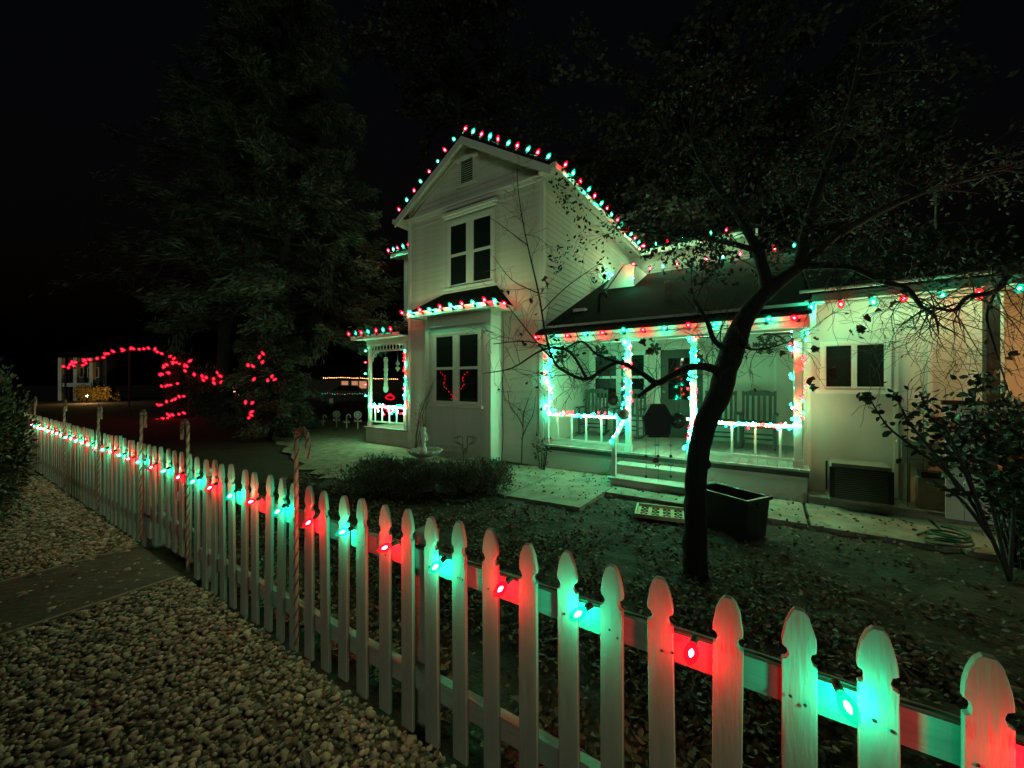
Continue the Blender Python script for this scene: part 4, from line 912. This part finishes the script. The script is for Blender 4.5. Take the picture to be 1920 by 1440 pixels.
# tub, tray, condenser, meter box, trellis, hose
def tub():
    p = Vector((2.38, 4.22, 0)); t = thing('plastic_tub', 'long black plastic tub standing on the leaves beside the tree', 'tub', p, R(116.5))
    L, Wd, Hh = .31, .185, .42
    def ring(k, z, ins=0): return [(-L * k + ins, -Wd * k + ins, z), (L * k - ins, -Wd * k + ins, z), (L * k - ins, Wd * k - ins, z), (-L * k + ins, Wd * k - ins, z)]
    vs = ring(.90, 0) + ring(1, Hh) + ring(1, Hh, .02) + ring(.9, .04, .02)
    fs = [(3, 2, 1, 0)]
    for a in (0, 4, 8): fs += [(a + i, a + (i + 1) % 4, a + 4 + (i + 1) % 4, a + 4 + i) for i in range(4)]
    fs.append((12, 13, 14, 15)); MB().add(vs, fs).build('body', M['black_plastic'], t)
    mb = MB().box(-L - .022, L + .022, -Wd - .022, -Wd - .001, Hh - .03, Hh + .004).box(-L - .022, L + .022, Wd + .001, Wd + .022, Hh - .03, Hh + .004).box(-L - .022, -L - .001, -Wd, Wd, Hh - .03, Hh + .004).box(L + .001, L + .022, -Wd, Wd, Hh - .03, Hh + .004)
    mb.build('rim', mat('worn_black_rim', (.03, .03, .03), .6, .5, 8), t)
    MB().box(-L - .0, -L + .006, .0, .09, Hh - .14, Hh - .07, Matrix.Translation((.013, 0, 0)) ).build('sticker', M['stone'], t)
    MB().box(-L - .03, -L - .0, -.06, .06, Hh - .05, Hh - .032).build('handle', M['black_plastic'], t)
tub()
def tray():
    p = G(1240, 969); t = thing('tray', 'beige framed tray with a dark lattice pattern lying on the soil', 'tray', p + Vector((0, 0, .03)), R(-22))
    MB().box(-.27, .27, -.20, .20, 0, .018).build('panel', M['beige'], t)
    mb = MB().box(-.29, .29, -.22, -.201, 0, .045).box(-.29, .29, .201, .22, 0, .045).box(-.29, -.271, -.2, .2, 0, .045).box(.271, .29, -.2, .2, 0, .045); mb.build('rim', M['beige'], t)
    for k in range(4):
        for j in range(3):
            cx, cy2 = -.19 + k * .125, -.12 + j * .12
            MB().tube([(cx + .045 * math.cos(a) * (1 if i % 2 else .55), cy2 + .045 * math.sin(a) * (1 if i % 2 else .55), .021) for i, a in enumerate(np.linspace(0, 6.2832, 13))], .006, 4).build('motif', M['dark_wood'], t)
tray()
def condenser():
    t = thing('air_conditioner', 'boxy outdoor air conditioning unit beside the low wing window', 'air conditioner', H(6.39, -.02, .135), HROT); t.scale = (.80, 1.05, .78)
    MB().box(-.36, .36, -.22, .22, 0, .05).build('slab', M['concrete'], t)
    MB().box(-.33, .33, -.19, .19, .052, .52).build('core', mat('condenser_coil', (.05, .052, .045), .7, .3, 20), t)
    for sx in (-1, 1):
        for sy in (-1, 1): MB().box(sx * .335 - .03, sx * .335 + .03, sy * .195 - .02, sy * .195 + .02, .052, .54).build('corner_post', M['black_metal'], t)  # posts black to paint the unit's shade, lid and side left pale as lit
    MB().box(-.34, .34, -.2, .2, .541, .60).build('lid', M['ac_metal'], t)
    MB().box(-.345, -.331, -.17, .17, .06, .535).build('panel', M['ac_metal'], t)
    for i in range(16): MB().box(-.30, .30, -.2, -.192, .07 + i * .029, .078 + i * .029).build('louvre', M['ac_metal'], t)
condenser()
t = thing('meter_box', 'pale metal utility box fixed low on the wing wall', 'utility box', H(7.0, WV - .02, .62), HROT)
MB().box(-.16, .16, -.10, 0, 0, .26).build('case', M['ac_metal'], t); MB().box(-.17, .17, -.112, -.101, -.005, .265).build('door', M['ac_metal'], t)
MB().tube([(-.1, -.05, 0), (-.1, -.05, -.5)], .016, 6).build('conduit', M['ac_metal'], t)
t = thing('crate', 'dark low box with a reddish end on the ledge by the wall', 'box', H(7.12, .0, .50), HROT); MB().box(-.18, .1, -.08, .08, 0, .07).build('body', M['black_plastic'], t); MB().box(.101, .16, -.07, .07, 0, .075).build('end', M['red_paint'], t); MB().box(-.2, .18, -.06, .06, -.36, -.002).build('stand', M['concrete'], t)
t = thing('wire_trellis', 'thin wire arch trellis leaning before the wing wall', 'trellis', H(7.06, -.02, .1), HROT)
def arch(mb, r, h, y=0):
    mb.tube([(-r, y, 0)] + [(r * -math.cos(a), y, h + r * math.sin(a)) for a in np.linspace(0, math.pi, 15)] + [(r, y, 0)], .0035, 4)
mb = MB(); arch(mb, .22, 1.42); mb.build('outer_arch', M['black_metal'], t); mb = MB(); arch(mb, .09, 1.42); mb.build('inner_arch', M['black_metal'], t)
for z in (.6, 1.0, 1.3): MB().tube([(-.22, 0, z), (.22, 0, z)], .003, 4).build('cross_wire', M['black_metal'], t)
t = thing('garden_hose', 'green hose coiled on the concrete walk near the rose bush', 'hose', G(1790, 1032), 0)
pp = [W(1720, 1010, 3.95) - G(1790, 1032), W(1745, 1004, 4.05) - G(1790, 1032), W(1790, 1012, 3.9) - G(1790, 1032)]
P = [Vector((x.x, x.y, .05)) for x in pp] + [Vector((.20 * math.cos(a) * (1 - k * .006) - .02, .13 * math.sin(a) + .03, .05 + .0018 * k)) for k, a in enumerate(np.linspace(.5, 20, 70))]
pts, r_ = smooth_path(P, [.011] * len(P), 3); MB().tube(pts, r_, 7).build('tube', M['hose'], t, smooth=True)
# white panel, dark gate, lantern by the tan wall
t = thing('board_screen', 'white board panel with dark cap behind the rose bush', 'panel', H(7.5, -.30, 0), HROT)
for i in range(4): MB().box(-.42 + i * .14, -.284 + i * .14, 0, .02, .12, 1.36).build('board', M['trim'], t)
MB().box(-.45, .17, -.015, .035, 1.362, 1.41).build('cap', M['dark_wood'], t)
t = thing('lattice_gate', 'dark arched wooden gate with lattice before the orange lit wall', 'gate', H(7.98, -.42, 0), HROT)
mb = MB().box(-.30, -.24, -.02, .02, .05, 1.42).box(.5, .56, -.02, .02, .05, 1.42); mb.tube([(-.27, 0, 1.40)] + [(.13 - .40 * math.cos(a), 0, 1.42 + .17 * math.sin(a)) for a in np.linspace(.15, math.pi - .15, 13)] + [(.53, 0, 1.40)], .028, 6); mb.box(-.239, .499, -.02, .02, .78, .86).build('frame', M['dark_wood'], t)
MB().box(-.238, .498, -.012, .012, .06, .778).build('panel', M['dark_wood'], t)
for i in range(13):
    x = -.22 + i * .06; MB().bar((x, -.006, .865), (min(.5, x + .3), -.006, .865 + min(.5 - x, .3) * 1.8), .02, .006, (0, 1, 0)).build('lattice_slat', M['dark_wood'], t)
    MB().bar((x, .004, .865), (max(-.24, x - .3), .004, .865 + min(x + .24, .3) * 1.8), .02, .006, (0, 1, 0)).build('lattice_slat', M['dark_wood'], t)
lp = H(8.72, -.50, 1.95); t = thing('wall_lantern', 'warm lantern on a dark pole past the dark gate', 'lantern', lp, HROT)
MB().box(-.07, .07, -.07, .07, -.14, -.12).box(-.08, .08, -.08, .08, .12, .15).build('cage', M['black_metal'], t)
for sx in (-1, 1):
    for sy in (-1, 1): MB().box(sx * .065 - .006, sx * .065 + .006, sy * .065 - .006, sy * .065 + .006, -.119, .119).build('bar', M['black_metal'], t)
MB().tube([(0, 0, -1.95), (0, 0, -.14)], .025, 8).build('pole', M['black_metal'], t)
MB().ico((0, 0, 0), .045, 1).build('bulb', emit('lantern_bulb', (1.0, .34, .10), 850), t)
# birdbath with statue and twig chair
bp = G(797, 918); t = thing('birdbath', 'stone birdbath with a small figure standing in its basin', 'birdbath', bp)
MB().lathe([(.15, 0), (.16, .03), (.11, .07), (.065, .12), (.055, .25), (.065, .40), (.10, .47), (.12, .50)], 16).build('pedestal', M['stone'], t, smooth=True)
MB().lathe([(.10, .50), (.20, .53), (.245, .57), (.25, .595), (.235, .60), (.19, .565), (.05, .55)], 20).build('basin', M['stone'], t, smooth=True)
for k in range(14): a = k / 14 * 6.283; MB().ico((.245 * math.cos(a), .245 * math.sin(a), .59), .026, 1, (1, 1, .6)).build('rim_scallop', M['plaster'], t, smooth=True)
st = MB().lathe([(.055, .555), (.05, .60), (.032, .66), (.030, .72), (.038, .78), (.048, .83), (.030, .865), (.018, .875)], 10, (-.02, 0, 0)).build('figure', M['plaster'], t, smooth=True)
MB().ico((-.015, 0, .905), .034, 2, (.9, 1, 1.15)).build('head', M['plaster'], st, smooth=True)
MB().tube([(.02, -.02, .83), (.045, -.05, .76), (.0, -.06, .71)], [.014, .012, .009], 6).build('arm', M['plaster'], st, smooth=True)
tp = G(872, 905); t = thing('twig_ornament', 'bent twig ornament with paired heart loops standing by the bay', 'garden ornament', tp)
mb = MB()
for s in (-1, 1):
    for k in range(3):
        w = .17 - k * .035; pts = [(s * .02, 0, .42)] + [(s * (.02 + w * (math.sin(a))), 0, .60 + .13 * (1 - math.cos(a)) * .5 + (.09 if a < 2 else .09) * math.sin(a * .9) * .3) for a in np.linspace(.2, 3.0, 10)] + [(s * .03, 0, .56)]
        mb.tube(pts, .008, 5)
mb.build('loops', M['pale_twig'], t)
for x, y in ((-.12, 0), (.12, 0), (0, .12), (-.04, -.1)): MB().tube([(x, y, 0), (x * .3, y * .3, .30), (x * .1, 0, .56)], .010, 5).build('leg', M['pale_twig'], t)
MB().box(-.14, .14, -.02, .02, .36, .385).build('rung', M['pale_twig'], t)
# hanging ornaments in the side porch
t = thing('snowman_ornament', 'white stack of discs hanging in the side porch', 'ornament', H(-2.95, .15, 1.35), HROT)
for k, r in enumerate((.105, .075, .085, .072, .082, .072, .085)): MB().lathe([(r, -.008), (r, .008)], 16).build('disc', M['white_plastic'], t, loc=(0, k * .0001, .10 + k * .125), rot=(R(90), 0, 0))
MB().tube([(0, 0, .95), (0, 0, 1.25)], .003, 4).build('thread', M['steel'], t)
for u, z, lab in ((-2.48, 2.02, 'silver diamond bauble hanging beside the white disc stack'), (-2.06, 1.98, 'silver diamond bauble hanging at the inner side porch post')):
    t = thing('bauble', lab, 'ornament', H(u, .15, z), HROT, 'diamond baubles in the side porch')
    MB().lathe([(.004, -.13), (.07, -.04), (.02, .02), (.06, .08), (.015, .15), (.003, .2), (.003, .55)], 8).build('body', M['steel'], t)
t = thing('red_sign', 'small red glowing decoration hanging over the side porch railing', 'decoration', H(-2.72, .10, 1.22), HROT)
MB().tube([(.17 * math.cos(a), 0, .05 * math.sin(a)) for a in np.linspace(0, 6.283, 17)], .02, 6).build('ring', emit('red_sign_glow', RD, .9), t); MB().tube([(-.1, 0, .05), (0, 0, .10), (.1, 0, .05)], .02, 6).build('top', bpy.data.materials['red_sign_glow'], t)
# red light trails of decorations glimpsed inside the bay window: lit strings on the sill behind the glass
for x0, sgn in ((-.32, 1), (.22, -1)):
    t = thing('window_light_string', 'red mini lights curling in the %s pane of the bay window' % ('left lower' if sgn > 0 else 'right lower'), 'string lights', H(x0, -BD - .035, 1.25), HROT, 'red mini lights in the bay window')
    mb = MB()
    for k in range(12):
        q = k / 11; x = sgn * (-.10 + .30 * q + .06 * math.sin(q * 9)); octa(mb, (x + random.uniform(-.015, .015), 0, .58 - .56 * q + random.uniform(-.015, .015)), .012)
    mb.build('mini_bulbs', emit('window_red', RD, 1.3, False), t, kind='stuff')
    MB().tube([(sgn * (-.10 + .30 * q + .06 * math.sin(q * 9)), .002, .58 - .56 * q) for q in np.linspace(0, 1, 16)], .0025, 3).build('wire', M['wire'], t)
# candy cane poles tied along the fence
def candy_cane(label, s, ztop=1.34, w=-.032, side=1):
    t = thing('candy_cane', label, 'candy cane', FE(s, w, 0), FROT, 'striped candy canes along the fence')
    r = .06; P = [(0, 0, .10 + .04 * k) for k in range(int((ztop - r - .10) / .04))] 
    P += [(side * (r - r * math.cos(a)), 0, ztop - r + r * math.sin(a)) for a in np.linspace(0, math.pi, 12)] + [(side * 2 * r, 0, ztop - r - .03), (side * 2 * r, 0, ztop - r - .10)]
    body = MB().tube(P, .0115, 8).build('pole', M['cane_white'], t, smooth=True)
    mb = MB(); n = len(P)
    for ph in (0, math.pi):
        hel = []
        for k in range((n - 1) * 4 + 1):
            q = k / 4; i = min(int(q), n - 2); f_ = q - i; p = Vector(P[i]).lerp(Vector(P[i + 1]), f_); d = (Vector(P[i + 1]) - Vector(P[i])).normalized(); e = Vector((0, 1, 0)); g = d.cross(e); a = q * 1.55 + ph
            hel.append(p + (e * math.cos(a) + g * math.sin(a)) * .0098)
        mb.tube(hel, .0052, 5)
    mb.build('stripe', M['red_paint'], body)
candy_cane('red striped candy cane nearest the camera on the fence', -1.45)
candy_cane('red striped candy cane at the hinge side of the gate', -3.05, 1.30, side=-1)
candy_cane('red striped candy cane at the far side of the gate', -4.2, 1.34)
candy_cane('red striped candy cane second beyond the gate', -5.75, 1.34)
candy_cane('red striped candy cane third beyond the gate', -7.6, 1.36)
candy_cane('red striped candy cane farthest along the fence', -10.0, 1.36)

# ---------------------------------------------------------------- beyond the fence
def lawn_cane(label, p, h, kind):
    t = thing('lawn_ornament', label, 'lawn ornament', p, 0, 'white candy ornaments on the far lawn'); m = M['white_plastic']
    if kind == 'lolly':
        MB().box(-.02, .02, -.01, .01, 0, h * .6).build('stick', m, t); MB().lathe([(h * .22, -.015), (h * .22, .015)], 18).build('disc', m, t, loc=(0, 0, h * .8), rot=(R(90), 0, 0))
        MB().tube([(h * .13 * math.cos(a), -.02, h * .8 + h * .13 * math.sin(a)) for a in np.linspace(0, 6.28, 17)], .012, 5).build('swirl', M['stone'], t)
    else:
        r = h * .13; MB().tube([(0, 0, 0), (0, 0, h - r)] + [(r - r * math.cos(a), 0, h - r + r * math.sin(a)) for a in np.linspace(.3, math.pi, 8)] + [(2 * r, 0, h - r - .05)], .024, 6).build('hook', m, t)
    for s in (-1, 1): MB().add([(0, -.015, h * .45), (s * h * .2, -.015, h * .56), (s * h * .2, -.015, h * .40), (0, .015, h * .45), (s * h * .2, .015, h * .56), (s * h * .2, .015, h * .40)], [(0, 1, 2), (3, 5, 4), (0, 3, 4, 1), (1, 4, 5, 2), (2, 5, 3, 0)]).build('bow', m, t)
for px, py, h, k, lab in ((606, 800, .42, 'c', 'small white candy cane at the left end of the lawn row'), (631, 802, .60, 'lolly', 'white lollipop between two canes on the far lawn'), (650, 804, .50, 'c', 'white candy cane between two lollipops on the far lawn'), (671, 805, .62, 'lolly', 'white lollipop nearest the side porch')): lawn_cane(lab, G(px, py), h, k)
RM = [emit('far_red', RED, 6, True)] * 3; WM = [emit('far_warm', WRM, 10, True)] * 3
fs_shell = shell('far_red_glass', RD, 1.8, .4)
FRB = bulb_mesh('red_bulb', emit('far_red_filament', RED, 30), fs_shell)
def red_string(label, pts, spacing, sc, jit=.8):
    t = light_string(label, pts, spacing, 'R', (0, -.5, .5), sc, jit=jit, meshes=(FRB, FRB), seq='R', group='all red bulb strings across the garden'); return t
A = [W(120, 690, 18), W(150, 678, 18), W(180, 676, 18), W(205, 664, 18), W(240, 657, 18), W(280, 655, 18), W(305, 664, 18), W(325, 676, 18), W(345, 688, 18), W(352, 705, 18)]
ta = thing('garden_arch', 'slender dark arch carrying a row of red bulbs', 'arch', Vector((W(230, 780, 18).x, 18.1, 0)))
aa = [p + Vector((0, .06, -.03)) - ta.location for p in A]; pts, r_ = smooth_path(aa, [.03] * len(aa), 4); MB().tube(pts, r_, 6).build('rib', M['dark_wood'], ta)
for p in (aa[0], aa[4], aa[9]): MB().tube([(p.x, p.y, 0), tuple(p)], .035, 6).build('leg', M['dark_wood'], ta)
red_string('red bulbs arching over the far garden', A, .23, 2.5)
red_string('second line of red bulbs below the left foot of the arch', [W(128, 692, 18), W(150, 686, 18), W(168, 682, 18)], .3, 2.3)
sh = bush('light_wrapped_shrub', 'upright dark shrub wound with rows of red bulbs', Vector((W(322, 780, 18).x, 18.2, 0)), .75, .6, 2.9, 2500, M['conifer'], .12, stems=16)
for k, (xa, ya, xb, yb) in enumerate(((305, 692, 335, 680), (302, 706, 330, 697), (305, 727, 342, 719), (300, 762, 352, 742), (290, 795, 318, 780), (308, 786, 350, 776))):
    red_string('%s slanting row of red bulbs on the wrapped shrub, counted from its top' % ('topmost', 'second', 'third', 'fourth', 'lowest', 'fifth')[k], [W(xa, ya, 17.4), W((xa + xb) / 2, (ya + yb) / 2 - 1, 17.2), W(xb, yb, 17.4)], .22, 2.2)
sc_pts = [(352, 680), (353, 690), (365, 706), (380, 709), (384, 716), (400, 714), (408, 702), (418, 708), (404, 722), (412, 720), (388, 712), (466, 689), (478, 690), (485, 674), (490, 683), (496, 667), (508, 709), (511, 714), (502, 717), (473, 715), (460, 759), (470, 758), (467, 774), (475, 781), (466, 785), (554, 690)]
bush('garden_shrub', 'dark low shrub sprinkled with red bulbs left of the evergreen', Vector((W(395, 780, 15.5).x, 15.6, 0)), 1.0, .6, 2.0, 2600, M['leaf'], .11, stems=16)
bush('garden_shrub', 'taller dark shrub behind the low bushy evergreen', Vector((W(480, 790, 14.5).x, 14.6, 0)), .9, .6, 2.3, 2600, M['leaf'], .11, stems=16)
for k, (a, b, lab) in enumerate(((0, 11, 'loose red bulbs on the low dark shrub'), (11, 20, 'loose red bulbs at the top of the low bushy evergreen'), (20, 25, 'red bulbs low on the bushy evergreen'))):
    p3 = [W(x, y, 15.2 if a == 0 else 9.6) for x, y in sc_pts[a:b]]; t = thing('light_string', lab, 'string lights', p3[0], 0, 'all red bulb strings across the garden')
    MB().tube([p - p3[0] for p in p3], .006, 3).build('wire', M['wire'], t)
    for p in p3: bb = obj('bulb', FRB, t, p - p3[0], (random.uniform(-1, 1), random.uniform(-1, 1), 0)); bb.scale = (2.3 if a == 0 else 1.45,) * 3
# far house with warm eave lights (seen past the side porch)
def far_house(label, px0, px1, Y, eave_py, wins, base_z=0, lit=True, col=M['orange_wall'], depth=6):
    xa, xb = W(px0, 0, Y).x, W(px1, 0, Y).x; ez = W(0, eave_py, Y).z; t = thing('far_house', label, 'house', Vector(((xa + xb) / 2, Y, 0))); h = (xb - xa) / 2
    MB().box(-h, h, 0, depth, 0, ez).build('wall', col, t)
    MB().add([(-h - .5, -.6, ez), (h + .5, -.6, ez), (h + .5, 3, ez + 1.6), (-h - .5, 3, ez + 1.6), (-h - .5, -.6, ez + .12), (h + .5, -.6, ez + .12)], [(4, 5, 2, 3), (0, 1, 5, 4)]).build('roof', M['roof'], t)
    for x0, x1, y0, y1 in wins:
        a, b = W(x0, 0, Y).x - t.location.x, W(x1, 0, Y).x - t.location.x; zb, zt = W(0, y1, Y).z, W(0, y0, Y).z
        w = MB().box(a - .06, b + .06, -.06, -.01, zb - .06, zb).box(a - .06, b + .06, -.06, -.01, zt, zt + .06).box(a - .06, a, -.06, -.01, zb, zt).box(b, b + .06, -.06, -.01, zb, zt).build('window', M['trim'], t)
        MB().box(a, b, -.03, -.012, zb, zt).build('pane', emit('lit_pane', (1, .40, .20), .55) if lit else M['black_glass'], w)
    return t
far_house('low house with warm lit windows past the side porch', 560, 765, 40, 711, [(641, 653, 715, 728), (660, 671, 715, 728), (674, 687, 715, 728)], col=M['dark_wood'])
garland('warm white lights along the far house eave', [W(607, 709, 38), W(640, 708, 38), W(745, 711, 38)], 40, .02, r=.032, mats=WM, group='warm far light strings', wire=False)
t = far_house('pale columned house glimpsed under the red arch', 128, 200, 36, 668, [(140, 157, 690, 707), (166, 185, 690, 707)], lit=False, col=M['grey_wood'], depth=.8)
for px in (133, 161, 190): 
    x = W(px, 0, 36).x - t.location.x; MB().box(x - .16, x + .16, -.9, -.6, 0, W(0, 672, 36).z).build('column', M['trim'], t)
MB().box(W(140, 0, 36).x - t.location.x, W(192, 0, 36).x - t.location.x, -1.0, -.9, 1.25, 1.6).build('porch_rail', M['trim'], t)
gm = mat('warm_lit_hedge_leaf', (.32, .26, .06), .7, .4, 8, island=.5)  # yellow of the warm lamplight put into the leaf colour
bush('clipped_hedge', 'larger warm lit yellow hedge under the red arch', Vector((W(161, 0, 33).x, 33, 0)), 1.0, .6, 1.25, 2600, gm, .16, stems=18, zb=.0)
bush('clipped_hedge', 'smaller warm lit yellow hedge under the red arch', Vector((W(199, 0, 33).x, 33, 0)), .65, .6, 1.2, 1900, gm, .16, stems=14, zb=.0)
t = thing('path_lamp', 'low garden lamp lighting the yellow hedges', 'lamp', Vector((W(178, 0, 31.2).x, 30.6, 0)))
MB().tube([(0, 0, 0), (0, 0, .5)], .03, 6).build('stake', M['black_metal'], t); MB().lathe([(.10, .62), (.02, .70)], 10).build('cap', M['black_metal'], t); MB().ico((0, 0, .56), .05, 1).build('bulb', emit('path_lamp_bulb', (1, .55, .18), 2600), t)
# small cone of warm lights, garland of little lights on the far rail
t = thing('light_cone_tree', 'little cone tree of warm lights far behind the shrubs', 'light tree', Vector((W(432, 0, 26).x, 26, .75)))
mb = MB()
for k in range(46):
    q = random.random() ** .7; a = random.uniform(0, 6.28); r = .6 * q; octa(mb, (r * math.cos(a), r * math.sin(a) * .6, .75 - .75 * q), .022)
mb.build('mini_bulbs', WM[0], t, kind='stuff'); MB().lathe([(.55, 0), (.02, .74)], 12).build('cone', M['dark_wood'], t); MB().tube([(0, 0, -.75), (0, 0, 0)], .04, 6).build('stake', M['dark_wood'], t)
garland('small white lights along the far low rail', [W(600, 737, 24), W(640, 739, 24), W(684, 738, 24)], 18, .03, (.25, .15, .6), r=.016, group='small far lights', mats=[emit('far_green_dot', GRN, 3, False), emit('far_red_dot', RED, 3, False), emit('far_white_dot', WHT, 1.6, False)], wire=False)
t = thing('far_rail', 'dark low rail carrying small white lights on the far lawn', 'fence', Vector((W(640, 0, 24).x, 24.1, 0)))
for k in range(7): MB().box(-1.6 + k * .53, -1.55 + k * .53, -.03, .03, 0, .95).build('post', M['dark_wood'], t)
MB().box(-1.7, 1.7, -.02, .02, .9, .97).build('rail', M['dark_wood'], t)
def parked_car():
    p = Vector((W(660, 0, 29).x, 29, 0)); t = thing('parked_car', 'dark car parked before the far lit house', 'car', p, R(20))
    pr = [(-2.0, .3), (2.0, .3), (2.05, .75), (1.5, .9), (.8, 1.0), (.35, 1.42), (-.9, 1.45), (-1.6, 1.05), (-2.05, .95)]
    MB().prism(pr, -.85, .85).build('body', M['black_plastic'], t)
    for s in (-1, 1):
        MB().prism([(.70, 1.02), (.32, 1.36), (-.85, 1.39), (-1.4, 1.05)], s * .853, s * .856).build('window', M['black_glass'], t)
        for x in (-1.3, 1.3):
            w = MB().lathe([(.32, -.1), (.32, .1)], 16).build('wheel', M['black_plastic'], t, loc=(x, s * .82, .32), rot=(R(90), 0, 0)); MB().lathe([(.18, -.11), (.18, .11)], 12).build('rim', M['steel'], w)
    for s in (-1, 1): MB().box(2.02, 2.07, s * .6 - .15, s * .6 + .15, .62, .74).build('headlight', M['steel'], t)
parked_car()
bush('border_plant', 'pale leafed plant on the lawn beneath the evergreen', G(588, 806), .3, .3, .5, 500, M['herb'], .09, stems=8)
